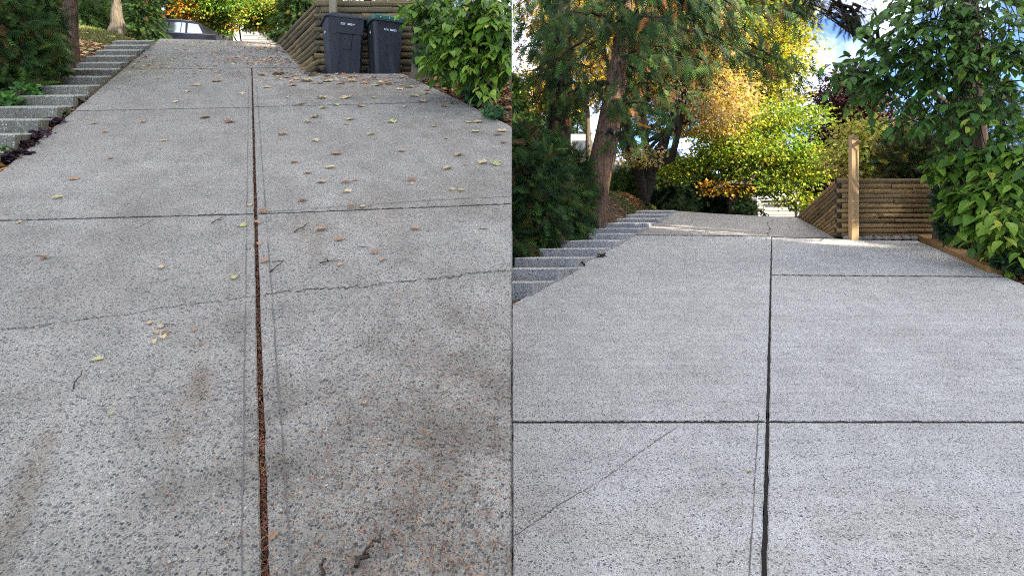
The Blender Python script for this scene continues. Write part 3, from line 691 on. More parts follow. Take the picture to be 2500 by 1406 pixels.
# ------------------------------------------------------------------ houses beyond the crest
M['siding'] = plain('pale_siding', (0.40, 0.40, 0.39), 0.7, 0.08, 4)
M['beige'] = plain('beige_stucco', (0.42, 0.36, 0.28), 0.8, 0.1, 3)
M['white'] = plain('white_trim', (0.66, 0.66, 0.65), 0.6, 0.05)
M['garage'] = plain('grey_garage_door', (0.33, 0.32, 0.30), 0.6, 0.08, 3)
M['brown_door'] = plain('brown_garage_door', (0.22, 0.16, 0.12), 0.6, 0.1, 3)
M['roof'] = plain('grey_shingle_roof', (0.13, 0.125, 0.12), 0.9, 0.3, 18, bump=0.01)
M['darkgap'] = plain('dark_recess', (0.06, 0.055, 0.05), 0.8, 0.2)
M['pane'] = plain('house_glass', (0.08, 0.10, 0.12), 0.05, 0.1, 3, 0.8)
def house(ax, ay, scale, Y, label, zlow):
    u = scale / F * Y; o = P(ax, ay, Y)
    root = empty('house', tuple(o), label, 'house')
    def part(name, a0, a1, b0, b1, d0, d1, mat, par=None, bev=0.0):
        m = MB(); m.box(o[0] + a0 * u, o[0] + a1 * u, Y + d0, Y + d1, o[2] + b0 * u, o[2] + b1 * u, bev); return m.build(name, mat, par or root)
    part('wall', -75, -3, zlow, 62, 0.9, 7, M['beige'])
    part('wall', -2.6, 185, zlow, 46, 0.0, 7, M['siding'])
    part('wall', 16, 185, 46.5, 120, 2.2, 7, M['siding'])
    part('fascia', -80, -2, 40, 46, 0.3, 0.9, M['white'])
    part('downpipe', -6.5, -3.5, zlow, 42, -0.10, 0.05, M['rubber'])
    part('corner_board', -2, 8, zlow, 64, -0.12, -0.003, M['white'])
    for k in range(12): part('siding_board', 8.5, 17, -14 + k * 3.4, -14 + k * 3.4 + 3.0, -0.07 + 0.01 * (k % 2), -0.002, M['siding'])
    part('door_frame', 17.2, 19, zlow, 27, -0.10, -0.004, M['white'])
    gd = part('garage_door', 19.4, 104, zlow, 24.5, -0.03, -0.005, M['garage'])
    for k in range(4): part('door_panel', 20.4, 103, -14.5 + k * 9.7, -14.5 + k * 9.7 + 8.8, -0.07, -0.031, M['garage'], gd)
    part('lintel', 19.2, 104.5, 25, 33, -0.05, -0.006, M['darkgap'])
    part('fascia', 8.4, 186, 42, 46, -0.16, -0.007, M['white'])
    part('post', 105.5, 110.5, zlow, 41.5, -0.18, -0.008, M['white'])
    gd = part('garage_door', 114, 176, zlow, 28, -0.03, -0.009, M['brown_door'])
    for k in range(4): part('door_panel', 117, 174, -14.5 + k * 10.3, -14.5 + k * 10.3 + 9.3, -0.06, -0.031, M['brown_door'], gd)
    part('lintel', 112, 178, 28.5, 33, -0.04, -0.01, M['darkgap'])
    rl = part('balcony_rail', 20, 180, 74, 76.5, 0.05, 0.13, M['white'])
    part('deck', 18.5, 181, 46.3, 49, -0.1, 2.19, M['white'])
    for k in range(40): part('baluster', 21 + k * 4.0, 22.3 + k * 4.0, 49.2, 73.8, 0.06, 0.10, M['white'], rl)
    for a in (30, 75, 130):
        w_ = part('window', a, a + 30, 55, 100, 2.1, 2.197, M['white']); part('pane', a + 2, a + 14.2, 57, 98, 2.06, 2.098, M['pane'], w_); part('pane', a + 15.8, a + 28, 57, 98, 2.06, 2.098, M['pane'], w_)
    # roofs
    m = MB(); x0, x1, z0 = o[0] - 84 * u, o[0] + 5 * u, o[2] + 62.5 * u
    m.add([(x0, Y + .3, z0), (x1, Y + .3, z0), (x1, Y + 7.4, z0), (x0, Y + 7.4, z0), ((x0 + x1) / 2, Y + .3, z0 + 40 * u), ((x0 + x1) / 2, Y + 7.4, z0 + 40 * u)],
          [(0, 1, 4), (3, 5, 2), (0, 4, 5, 3), (1, 2, 5, 4), (0, 3, 2, 1)]); m.build('roof', M['roof'], root)
    for s in (0, 1):
        m = MB(); xa = x0 if s == 0 else x1; xm = (x0 + x1) / 2
        m.add([(xa, Y + .2, z0 - .1), (xm, Y + .2, z0 + 40 * u - .1), (xm, Y + .2, z0 + 40 * u + .12), (xa, Y + .2, z0 + .12), (xa, Y + .29, z0 - .1), (xm, Y + .29, z0 + 40 * u - .1), (xm, Y + .29, z0 + 40 * u + .12), (xa, Y + .29, z0 + .12)],
              [(0, 1, 2, 3), (4, 7, 6, 5), (0, 3, 7, 4), (1, 5, 6, 2), (3, 2, 6, 7), (0, 4, 5, 1)]); m.build('gable_trim', M['white'], root)
    m = MB(); x0, x1, z0 = o[0] + 8 * u, o[0] + 196 * u, o[2] + 120.5 * u
    m.add([(x0, Y + 1.4, z0), (x1, Y + 1.4, z0), (x1, Y + 8, z0), (x0, Y + 8, z0), (x0 + 6, Y + 4.6, z0 + 60 * u), (x1 - 6, Y + 4.6, z0 + 60 * u)],
          [(0, 1, 5, 4), (1, 2, 5), (2, 3, 4, 5), (3, 0, 4), (0, 3, 2, 1)]); m.build('roof', M['roof'], root)
house(573, 103, 1.0, 42.0, 'pale house with garage doors and balcony behind the black car', -55)
house(1848, 528, 0.91, 42.0, 'pale house with garage doors and balcony beyond the washed driveway', -75)
# low house glimpsed between the cedar and the many-stemmed tree
o = P(1488, 466, 34.0); root = empty('house', tuple(o), 'cream clapboard house glimpsed beside the leaning cedar trunk', 'house')
u = 34.0 / F
for k in range(7):
    m = MB(); m.box(o[0] - 3.5, o[0] + 1.1, 34 + .012 * (k % 2), 37, o[2] - 1.2 + k * .30, o[2] - 1.2 + k * .30 + .285); m.build('siding_board', M['siding'], root)
m = MB(); m.add([(o[0] - 4, 33.6, o[2] + .92), (o[0] + 1.5, 33.6, o[2] + .92), (o[0] + 1.5, 38, o[2] + 1.9), (o[0] - 4, 38, o[2] + 1.9), (o[0] - 4, 33.6, o[2] + 1.04), (o[0] + 1.5, 33.6, o[2] + 1.04), (o[0] + 1.5, 38, o[2] + 2.02), (o[0] - 4, 38, o[2] + 2.02)],
               [(0, 3, 2, 1), (4, 5, 6, 7), (0, 1, 5, 4), (1, 2, 6, 5), (2, 3, 7, 6), (3, 0, 4, 7)]); m.build('roof', M['roof'], root)
m = MB(); m.box(o[0] - 4.02, o[0] + 1.52, 33.5, 33.59, o[2] + .86, o[2] + 1.06); m.build('gutter', M['white'], root)
m = MB(); m.box(o[0] - 3.0, o[0] + 1.0, 38.1, 41, o[2] + .2, o[2] + 3.6); m.build('upper_wall', M['white'], root)
m = MB(); m.box(o[0] - 1.5, o[0] - .4, 38.0, 38.08, o[2] + 2.2, o[2] + 3.2); m.build('window', M['pane'], root)
# spotlight on the leaning trunk
c = P(1491, 321, 11.2); root = empty('spotlight', tuple(c), 'small black spotlight fixed to the leaning cedar trunk', 'light')
m = MB(); rings = []
for t, r in ((-.05, .035), (-.03, .055), (.03, .06), (.06, .06)):
    rings.append([(c[0] + t * .8, c[1] + r * math.cos(a) - .02, c[2] + r * math.sin(a) - t * .5) for a in np.arange(14) / 14 * 2 * math.pi])
m.loft(rings); m.build('lamp_head', M['rubber'], root, True)
m = MB(); m.tube([(c[0] - .04, c[1], c[2]), (c[0] - .08, c[1], c[2] - .05), (c[0] - .1, c[1] + .05, c[2] - .07)], [.02, .02, .03], 8); m.build('bracket', M['rubber'], root, True)
m = MB(); m.tube([(c[0] + .05, c[1] - .02, c[2] - .03), (c[0] + .062, c[1] - .02, c[2] - .036)], .05, 14); m.build('lens', M['lamp_glass'], root)

# ------------------------------------------------------------------ foliage tools
def unit(v): return v / (np.linalg.norm(v, axis=-1, keepdims=True) + 1e-9)
T_RHOMB = (np.array([(0, 0, 0), (-.36, .42, .07), (.36, .42, .07), (0, 1, -.06)]), np.array([(0, 2, 3), (0, 3, 1)]))
T_LEAF = (np.array([(0, 0, 0), (0, .34, .0), (0, .68, -.03), (0, 1, -.14), (-.20, .16, .05), (-.30, .42, .06), (-.20, .72, .0), (.20, .16, .05), (.30, .42, .06), (.20, .72, .0)]),
          np.array([(0, 1, 4), (1, 5, 4), (1, 2, 5), (2, 6, 5), (2, 3, 6), (0, 7, 1), (1, 7, 8), (1, 8, 2), (2, 8, 9), (2, 9, 3)]))
T_MAPLE = (np.array([(0, 0, 0), (-.45, .25, .05), (-.2, .5, .02), (-.42, .8, -.02), (0, 1.0, -.05), (.42, .8, -.02), (.2, .5, .02), (.45, .25, .05)]),
           np.array([(0, 2, 1), (0, 4, 2), (2, 4, 3), (0, 6, 4), (4, 6, 5), (0, 7, 6)]))
def spray_template():
    V, Fs = [], []
    def tri(a, b, w):
        a, b = np.array(a, float), np.array(b, float); d = b - a; s = np.array((-d[1], d[0], 0)); s /= np.linalg.norm(s) + 1e-9
        n = len(V); V.extend([a - s * w, a + s * w, b]); Fs.append((n, n + 1, n + 2))
    tri((0, 0, 0), (0, 1, -.12), .03)
    for i in range(8):
        t = .08 + i * .115; L = .40 * (1 - t * .68) + .06
        for sg in (-1, 1):
            z = -.12 * t * t
            tri((0, t, z), (sg * L * .72, t + L * .62, z - .07 * L), .030)
    return np.array(V), np.array(Fs)
T_SPRAY = spray_template()
def place(T, pos, axis, nrm, scale, col):
    TV, TF = T; N_ = len(pos)
    a = unit(axis); x = unit(np.cross(a, nrm)); z = np.cross(x, a)
    scale = np.broadcast_to(scale, (N_,))
    V = pos[:, None] + scale[:, None, None] * (TV[None, :, 0:1] * x[:, None] + TV[None, :, 1:2] * a[:, None] + TV[None, :, 2:3] * z[:, None])
    Fc = (TF[None] + (np.arange(N_) * len(TV))[:, None, None]).reshape(-1, 3)
    return V.reshape(-1, 3), Fc, np.repeat(col, len(TV), 0)
def keep_side(V, side):
    if side == 'L': V[:, 0] = np.minimum(V[:, 0], -0.0005)
    elif side == 'R': V[:, 0] = np.maximum(V[:, 0], 0.0005)
    return V
def side_mask(pos, side, pad=0.0):
    if side == 'L': return pos[:, 0] < -0.004 + pad
    if side == 'R': return pos[:, 0] > 0.004 - pad
    return np.ones(len(pos), bool)
def ell(px, row, Y, rpx, rrow, rd):
    c = P(px, row, Y); return (c, np.array((rpx / F * Y, rd, rrow / F * Y)))
def sample_ells(ells, n, rg, shell=0.45):
    vol = np.array([np.prod(e[1]) ** 0.75 for e in ells]); k = rg.choice(len(ells), n, p=vol / vol.sum())
    d = unit(rg.normal(0, 1, (n, 3))); r = rg.uniform(0, 1, n) ** shell
    C = np.array([e[0] for e in ells])[k]; R = np.array([e[1] for e in ells])[k]
    return C + d * r[:, None] * R, d
def pick_cols(rg, n, pal, w=None):
    pal = np.array(pal, float); w = None if w is None else np.array(w, float) / sum(w)
    return pal[rg.choice(len(pal), n, p=w)]
def crown(parent, side, ells, ncl, nleaf, size, pal, wts=None, T=T_RHOMB, spread=0.3, flat=0.5, droop=0.4, mat='leaf', seed=1, shell=0.45, name='crown', jit=0.25, colfn=None):
    rg = np.random.default_rng(seed)
    C, D = sample_ells(ells, ncl, rg, shell)
    cc = pick_cols(rg, ncl, pal, wts)
    if colfn is not None: cc = colfn(C, cc, rg)
    N_ = ncl * nleaf
    off = rg.normal(0, 1, (N_, 3)) * np.array((spread, spread, spread * flat))
    pos = np.repeat(C, nleaf, 0) + off; d = np.repeat(D, nleaf, 0)
    axis = unit(unit(off + 1e-6) * 0.7 + d * 0.5 + rg.normal(0, .5, (N_, 3)) + np.array((0, 0, -droop)))
    nrm = unit(np.array((0, 0, 1.0)) + rg.normal(0, .55, (N_, 3)) + d * 0.3)
    col = np.repeat(cc, nleaf, 0) * np.clip(rg.normal(1, jit, (N_, 1)), .35, 1.9) * np.clip(rg.normal(1, .08, (N_, 3)), .7, 1.3)
    sc = size * rg.uniform(.6, 1.25, N_)
    k = side_mask(pos, side)
    V, Fc, c = place(T, pos[k], axis[k], nrm[k], sc[k], col[k])
    return mesh_obj(name, keep_side(V, side), Fc, M[mat], parent, col=c)
def curve_pts(a, b, sag, n=6, rg=None, wob=0.0):
    a, b = np.asarray(a, float), np.asarray(b, float); t = np.linspace(0, 1, n)[:, None]
    p = a + (b - a) * t; p[:, 2] += (4 * sag * t * (1 - t))[:, 0]
    if rg is not None and wob: p[1:-1] += rg.normal(0, wob, (n - 2, 3))
    return p
def wood(parent, side, segs, mat, name='trunk', k=8):
    Vs, Fs, n = [], [], 0
    for pts, rad in segs:
        kk = k if np.max(rad) > 0.03 else 5
        V, F_ = tube(pts, rad, kk); Vs.append(V); Fs += [tuple(n + i for i in f) for f in F_]; n += len(V)
    V = keep_side(np.concatenate(Vs), side)
    return mesh_obj(name, V, np.array(Fs), M[mat], parent, True)
def rough_trunk(pts, rad, k=16, seed=0, flare=0.0, ridge=0.07):
    """a main stem with fluted, uneven bark"""
    rg = np.random.default_rng(seed); pts = np.asarray(pts, float)
    t = np.linspace(0, 1, 22); idx = np.linspace(0, 1, len(pts))
    pp = np.stack([np.interp(t, idx, pts[:, i]) for i in range(3)], 1); rr = np.interp(t, idx, rad)
    rr = rr * (1 + flare * np.exp(-t * 14))
    V, Fs = tube(pp, rr, k); V = V.reshape(22, k, 3)
    fl = 1 + ridge * rg.normal(0, 1, k)[None] + 0.035 * rg.normal(0, 1, (22, k))
    V = pp[:, None] + (V - pp[:, None]) * fl[..., None]
    return V.reshape(-1, 3), Fs
def tree(name, label, side, base, top, r0, ells, limbs=16, group=None, bark='dark_bark', cat='tree', seed=1, stems=1, **kw):
    rg = np.random.default_rng(seed + 100)
    base, top = np.asarray(base, float), np.asarray(top, float)
    root = empty(name, tuple(base), label, cat, group)
    segs = []
    for s in range(stems):
        tp = top + (rg.normal(0, 1, 3) * np.array((.9, .6, .3)) if stems > 1 else 0)
        pts = curve_pts(base - np.array((0, 0, .3)), tp, 0, 7, rg, .06 if stems == 1 else .12)
        segs.append((pts, np.linspace(r0 * (1.15 if stems == 1 else .6), r0 * .25, 7)))
    tips, _ = sample_ells(ells, limbs, rg, .6)
    for tp in tips:
        s = segs[rg.integers(len(segs))][0]; a = s[min(6, max(2, int(np.argmin(np.abs(s[:, 2] - (tp[2] - 0.4 * np.linalg.norm(tp[:2] - s[3][:2]))))) ))]
        segs.append((curve_pts(a, tp, .12, 6, rg, .06), np.linspace(r0 * .30, r0 * .05, 6)))
    wood(root, side, segs, bark)
    crown(root, side, ells, seed=seed, **kw)
    return root
def sprays(rg, pos, axis, nrm, size, pal, wts=None, jit=.25):
    n = len(pos); col = pick_cols(rg, n, pal, wts) * np.clip(rg.normal(1, jit, (n, 1)), .4, 1.9)
    return place(T_SPRAY, pos, axis, nrm, size * rg.uniform(.65, 1.3, n), col)
def merge(parts):
    Vs, Fs, Cs, n = [], [], [], 0
    for V, F_, C in parts: Vs.append(V); Fs.append(F_ + n); Cs.append(C); n += len(V)
    return np.concatenate(Vs), np.concatenate(Fs), np.concatenate(Cs)
G_DARK = (0.020, 0.050, 0.016); G_MID = (0.040, 0.090, 0.022); G_LIT = (0.085, 0.16, 0.03); BROWN = (0.10, 0.055, 0.022); RUST = (0.33, 0.13, 0.03); OLIVE = (0.07, 0.08, 0.02)
def cedar_limbs(rg, root_pts, ends, droop=0.35):
    segs = []
    for a, b in zip(root_pts, ends): segs.append((curve_pts(a, b, droop * rg.uniform(.1, .5), 8, rg, .05), np.linspace(.045, .008, 8)))
    return segs
def hang_sprays(rg, segs, per_m, size, side, pal, wts, spread=.22, down=.8):
    pos, ax, nr = [], [], []
    for pts, rad in segs:
        L = np.sum(np.linalg.norm(np.diff(pts, axis=0), axis=1)); n = max(4, int(L * per_m))
        t = rg.uniform(.12, 1.02, n) * (len(pts) - 1); i = np.clip(t.astype(int), 0, len(pts) - 2); f = np.clip(t - i, 0, 1)[:, None]
        p = pts[i] * (1 - f) + pts[i + 1] * f; d = unit(pts[i + 1] - pts[i])
        p = p + rg.normal(0, 1, (n, 3)) * np.array((spread, spread, spread * .55)) - np.array((0, 0, .08))
        pos.append(p); ax.append(d * .55 + rg.normal(0, .42, (n, 3)) + np.array((0, 0, -down))); nr.append(rg.normal(0, .7, (n, 3)) + np.array((0, -.9, .35)))
    pos, ax, nr = map(np.concatenate, (pos, ax, nr)); k = side_mask(pos, side)
    return sprays(rg, pos[k], ax[k], nr[k], size, pal, wts)
def hedge(name, label, side, ells, n, size, seed, base, pal, wts, cat='hedge', twigs=60, stems=True, mat='needle', up=0.0):
    rg = np.random.default_rng(seed); root = empty(name, tuple(base), label, cat)
    pos, d = sample_ells(ells, n, rg, .33); k = side_mask(pos, side); pos, d = pos[k], d[k]; m = len(pos)
    ax = d * .7 + rg.normal(0, .5, (m, 3)) + np.array((0, -.15, -.45 + up)); nr = d + rg.normal(0, .6, (m, 3)) + np.array((0, -.3, .4))
    V, Fc, C = sprays(rg, pos, ax, nr, size, pal, wts, .35)
    mesh_obj('foliage', keep_side(V, side), Fc, M[mat], root, col=C)
    segs = []
    tips, _ = sample_ells(ells, twigs, rg, .5)
    for tp in tips:
        c = np.array(base) + rg.normal(0, .25, 3) * np.array((1, 1, 0)); segs.append((curve_pts(c, tp, .15, 6, rg, .08), np.linspace(.022, .004, 6)))
    wood(root, side, segs, 'twig', 'branches', 5)
    return root
CP = [G_DARK, G_MID, G_LIT, OLIVE, BROWN, RUST]

# ------------------------------------------------------------------ conifers added out of view on the right to cast shade over the driveways
def conifer_mesh(seed, h, r, n, size):
    rg = np.random.default_rng(seed); t = rg.uniform(0.02, 1, n) ** 1.15; a = rg.uniform(0, 2 * np.pi, n)
    rad = r * (1 - t) ** .8 * (0.35 + .65 * rg.uniform(0, 1, n) ** .4) * (1 + .22 * np.sin(t * 46 + seed))
    pos = np.stack([rad * np.cos(a), rad * np.sin(a), h * (.03 + .97 * t)], 1)
    out = np.stack([np.cos(a), np.sin(a), np.zeros(n)], 1)
    return sprays(rg, pos, out + rg.normal(0, .35, (n, 3)) + np.array((0, 0, -.45)), rg.normal(0, .5, (n, 3)) + np.array((0, 0, 1.0)), size, CP, (5, 5, 2, 1.5, .3, .05))
def conifer(name, label, loc, h, r, n, size, seed, group=None, share=None, rz=0.0, sc=1.0):
    root = empty(name, loc, label, 'tree', group, rz); root.scale = (sc, sc, sc)
    if share is None:
        V, Fc, C = conifer_mesh(seed, h, r, n, size)
        a = mesh_obj('crown', V, Fc, M['needle'], root, col=C, world=False)
        tv, tf = tube([(0, 0, -.6), (0, 0, h * .5), (0, 0, h * .97)], [r * .09, r * .06, .01], 10)
        b = mesh_obj('trunk', tv, np.array(tf), M['dark_bark'], root, True, world=False)
        return root, (a.data, b.data)
    for nm, me in zip(('crown', 'trunk'), share): link(bpy.data.objects.new(nm, me), root)
    return root, share
sh = None
for i, (x, y, s) in enumerate(((17.7, -17.5, 1.1), (16.7, -12.4, 1.1), (17.2, -8.2, 1.15), (17.8, -5.4, 1.3), (18.6, 4.9, 1.0), (22.7, -14.5, 1.25), (22.2, -9.5, 1.25), (23.5, 2.6, 1.15))):
    _, sh = conifer('shade_conifer', 'added tall dark conifer, out of view, in the row shading the driveways', (x, y, float(hr(x, y)) - .1), 24.0, 4.0, 9500, 1.15, 5, 'added conifer row shading the driveways', sh, i * 1.3, s)

tree('shade_maple', 'added green maple behind the weathered log wall, above view, shading the crest', 'L', np.array((-2.3, 13.2, 4.6)), np.array((-2.9, 13.6, 11.5)), .2, [(np.array((-3.4, 13.8, 11.2)), np.array((3.0, 2.6, 2.2))), (np.array((-5.6, 14.6, 10.8)), np.array((1.8, 1.8, 1.3)))], limbs=30, ncl=420, nleaf=40, size=.17, pal=[(.08, .18, .03), (.12, .22, .03), (.2, .26, .03)], spread=.35, flat=.4, seed=59, bark='grey_bark')  # added tree, crown above view, placed to shade the weathered driveway's crest
# ------------------------------------------------------------------ behind the washed driveway
Y_GREEN = [(0.13, 0.25, 0.025), (0.26, 0.35, 0.03), (0.42, 0.43, 0.04), (0.54, 0.45, 0.05), (0.48, 0.24, 0.03)]
tree('maple_tree', 'broad green and yellow maple with an orange low branch, before the garage house', 'R', P(1790, 528, 21), P(1800, 330, 21), .17,
     [ell(1840, 370, 21, 130, 60, 1.9), ell(1710, 395, 21.5, 100, 30, 1.3), ell(1640, 425, 21.2, 50, 18, .8), ell(1960, 400, 20.5, 75, 45, 1.4), ell(1880, 300, 21.5, 110, 50, 1.8), ell(1770, 330, 21.8, 90, 40, 1.4), ell(1755, 462, 20.2, 48, 13, .6), ell(1905, 450, 20.5, 80, 38, 1.0), ell(1930, 490, 20.5, 45, 20, .6), ell(1820, 430, 20.6, 40, 30, .7)],
     limbs=46, ncl=680, nleaf=36, size=.12, pal=Y_GREEN[:4] + [(0.15, 0.25, .02)], wts=(4, 5, 4, 1.2, 3), spread=.33, flat=.22, seed=11, bark='grey_bark',
     colfn=lambda C, cc, rg: np.where(((C[:, 0] < P(1812, 0, 20.2)[0]) & (C[:, 2] < P(0, 446, 20.2)[2]) & (C[:, 0] > P(1700, 0, 20.2)[0]) & (rg.uniform(0, 1, len(C)) < .85))[:, None], np.array((0.55, .30, .04)), cc))
tree('maple_tree', 'tall bright yellow maple rising highest against the sky', 'R', P(1830, 545, 29), P(1810, 40, 29), .25,
     [ell(1830, 60, 29, 110, 130, 2.2), ell(1900, 150, 29, 80, 90, 1.8), ell(1780, 180, 29.5, 110, 110, 2), ell(1880, 250, 28.5, 90, 70, 1.6), ell(1850, -60, 29, 90, 100, 2), ell(1930, 60, 29, 45, 70, 1.2)],
     limbs=34, ncl=900, nleaf=40, size=.17, pal=[(0.42, 0.40, .04), (.55, .45, .05), (.30, .34, .03), (.18, .26, .025)], wts=(4, 3, 3, 1.5), spread=.42, flat=.22, seed=12, bark='grey_bark', shell=.4)
tree('amber_tree', 'many-stemmed amber and ochre tree on the grass mound', 'R', P(1573, 474, 18.8), P(1600, 150, 19), .24,
     [ell(1650, 210, 20, 110, 120, 2), ell(1730, 285, 20, 110, 55, 1.6), ell(1590, 130, 19.5, 100, 120, 1.6), ell(1540, 385, 18.5, 50, 26, .8), ell(1690, 110, 20, 110, 90, 1.6), ell(1780, 230, 20.5, 70, 60, 1.2)],
     limbs=40, stems=8, ncl=760, nleaf=36, size=.115, pal=[(.60, .40, .17), (.62, .48, .14), (.50, .44, .08), (.58, .38, .22), (.25, .30, .04)], wts=(4, 4, 3, 3, 2), spread=.34, flat=.2, seed=13, bark='dark_bark')
tree('plum_tree', 'dark purple-leaved plum tree behind the tall timber post', 'R', P(2085, 540, 23), P(2070, 260, 23), .16,
     [ell(2055, 225, 23, 60, 60, 1.4), ell(2110, 270, 23, 60, 50, 1.2), ell(2030, 330, 23, 55, 70, 1.4), ell(2110, 330, 23, 90, 70, 1.4), ell(2040, 420, 23, 60, 50, 1.2), ell(2120, 410, 23.5, 70, 50, 1.2)],
     limbs=30, ncl=520, nleaf=40, size=.14, pal=[(.06, .022, .03), (.10, .035, .035), (.22, .09, .05), (.035, .018, .022)], wts=(4, 3, 1.5, 3), spread=.25, flat=.6, seed=14)
tree('dogwood_tree', 'small tree of round pinkish yellow leaves behind the washed log wall', 'R', P(2120, 470, 15.5), P(2120, 360, 15.5), .07,
     [ell(2110, 370, 15.5, 70, 55, 1), ell(2060, 400, 15.5, 45, 35, .7), ell(2150, 410, 15.2, 50, 40, .7), ell(2100, 310, 15.8, 60, 30, .8)],
     limbs=24, ncl=130, nleaf=26, size=.12, pal=[(.52, .46, .12), (.55, .38, .18), (.36, .42, .07), (.48, .44, .1)], wts=(4, 1.5, 4, 3), spread=.2, flat=.5, seed=15)
hedge('clipped_conifer', 'clipped dense conifer with sunlit yellow tips behind the log wall', 'R', [ell(2215, 395, 13.4, 58, 78, .8), ell(2260, 400, 13.6, 55, 70, .8)], 3400, .19, 16, P(2220, 450, 13.4), [G_DARK, OLIVE, (.09, .06, .02), (.32, .26, .03)], (4, 3, 1.6, .7), 'shrub', 30, up=.9)
# dark conifers filling the far side
sh2 = None
for i, (px, y, s, lab) in enumerate(((1540, 33, .30, 0), (1640, 27, .36, 0), (1720, 30, .40, 0), (1590, 30, .34, 0), (1790, 32, .42, 0), (2010, 33, .62, 0), (1960, 50, .7, 0), (2060, 48, .7, 0), (1900, 52, .6, 0), (1500, 46, .5, 0), (1570, 48, .5, 0), (1400, 50, .6, 0), (2110, 30, .55, 0), (2230, 34, .8, 0), (1330, 26, .36, 0), (1430, 36, .42, 0), (1280, 34, .42, 0), (1268, 40, 1.05, 0), (1335, 42, 1.1, 0), (1410, 44, 1.0, 0), (1250, 30, .8, 0), (2330, 26, .6, 0), (2450, 30, .8, 0))):
    x = (px - PX0) / F * y
    _, sh2 = conifer('dark_conifer', 'dark drooping conifer in the background belt beyond the washed driveway', (x, y, float(hr(x, y)) - .2), 9.0, 2.3, 3600, .55, 21, 'background conifers beyond the washed driveway', sh2, i * 1.7, s)
tree('golden_tree', 'golden yellow tree glowing through the cedar branches', 'R', P(1440, 545, 31), P(1430, 150, 31), .22,
     [ell(1420, 150, 31, 130, 120, 2.4), ell(1330, 210, 31, 80, 90, 2), ell(1530, 180, 31.5, 90, 110, 2), ell(1400, 30, 31, 150, 80, 2.2), ell(1560, 30, 31, 120, 90, 2)],
     limbs=30, ncl=560, nleaf=38, size=.19, pal=[(.55, .42, .05), (.50, .33, .06), (.34, .36, .03), (.55, .30, .08)], wts=(4, 3, 3, 1.5), spread=.36, flat=.4, seed=17, bark='grey_bark')
hedge('laurel_bush', 'bright green laurel-like bush at the foot of the amber tree', 'R', [ell(1520, 445, 20.5, 34, 36, .8)], 900, .28, 22, P(1520, 478, 20.5), [G_MID, G_LIT, (.12, .2, .04)], (2, 3, 2), 'bush', 14)
hedge('low_bush', 'low rounded dark bush beside the grey maple trunk', 'R', [ell(1822, 512, 20.2, 22, 20, .5)], 420, .22, 23, P(1845, 530, 20.2), [G_DARK, G_MID], (2, 1.5), 'bush', 14)
hedge('low_bush', 'low grey-green bush at the top end of the washed driveway', 'R', [ell(1660, 505, 19, 40, 16, .5)], 600, .15, 24, P(1660, 518, 19), [G_MID, OLIVE, G_DARK], (2, 1, 2), 'bush', 10)

hedge('evergreen_hedge', 'dense blackish evergreen hedge beneath the broad maple', 'R', [ell(1690, 470, 26, 90, 60, 1.0), ell(1620, 440, 27, 60, 70, 1.0), ell(1770, 480, 26, 50, 50, .9)], 4200, .5, 25, P(1690, 530, 26), [G_DARK, G_MID, (.012, .03, .01)], (4, 1.5, 4), 'hedge', 40)
hedge('evergreen_bush', 'tall blackish evergreen bush between the maple and the washed log wall', 'R', [ell(2010, 440, 24.5, 40, 80, .9), ell(2050, 470, 24, 40, 60, .9)], 2400, .42, 26, P(2020, 530, 24.5), [G_DARK, (.03, .016, .02), (.012, .03, .01)], (3, 3, 3), 'bush', 30)
# leaning cedar
rg = np.random.default_rng(31)
base, mid_, top_ = P(1438, 575, 11.4), P(1480, 340, 11.4), P(1524, 60, 11.5)
root = empty('cedar_tree', tuple(base), 'leaning red-barked cedar with drooping sprays beside the clean steps', 'tree')
tp = [base - np.array((.03, 0, .3)), base, P(1452, 480, 11.4), mid_, P(1505, 200, 11.45), top_, P(1545, -250, 11.6)]
V, Fs = rough_trunk(tp, [.30, .27, .235, .21, .17, .12, .05], 18, 31, .35)
mesh_obj('trunk', V, np.array(Fs), M['cedar_bark'], root, True)
st, en = [], []
ENDS = [(1260, 20), (1290, 90), (1330, 60), (1400, 30), (1420, 130), (1300, 180), (1360, 250), (1440, 210), (1560, 30), (1620, 60), (1700, 40), (1780, 60), (1850, 100), (1910, 160), (1950, 40), (1960, 190), (1620, 130), (1700, 160), (1780, 170), (1660, 230), (1600, 260), (1570, 320), (1620, 300), (1540, 130), (1270, -60), (1400, -80), (1560, -80), (1700, -70), (1850, -60), (1330, -20), (1480, -40), (1800, 0), (1900, 60)]
for (px, row) in ENDS:
    Yb = 11.4 + rg.uniform(-1.8, 1.2); e = P(px, row, Yb)
    hs = max(.15, min(.97, (e[2] + .35 * abs(e[0] - 2) - base[2]) / (tp[-1][2] - base[2]) + rg.uniform(-.03, .06)))
    s_ = base + (tp[-1] - base) * hs
    st.append(s_); en.append(e)
segs = cedar_limbs(rg, st, en)
wood(root, 'R', segs, 'dark_bark', 'limbs', 6)
V, Fc, C = hang_sprays(rg, segs, 40, .29, 'R', CP, (6, 5, 2.4, 1.8, .8, .7), .22)
mesh_obj('foliage', keep_side(V, 'R'), Fc, M['needle'], root, col=C)
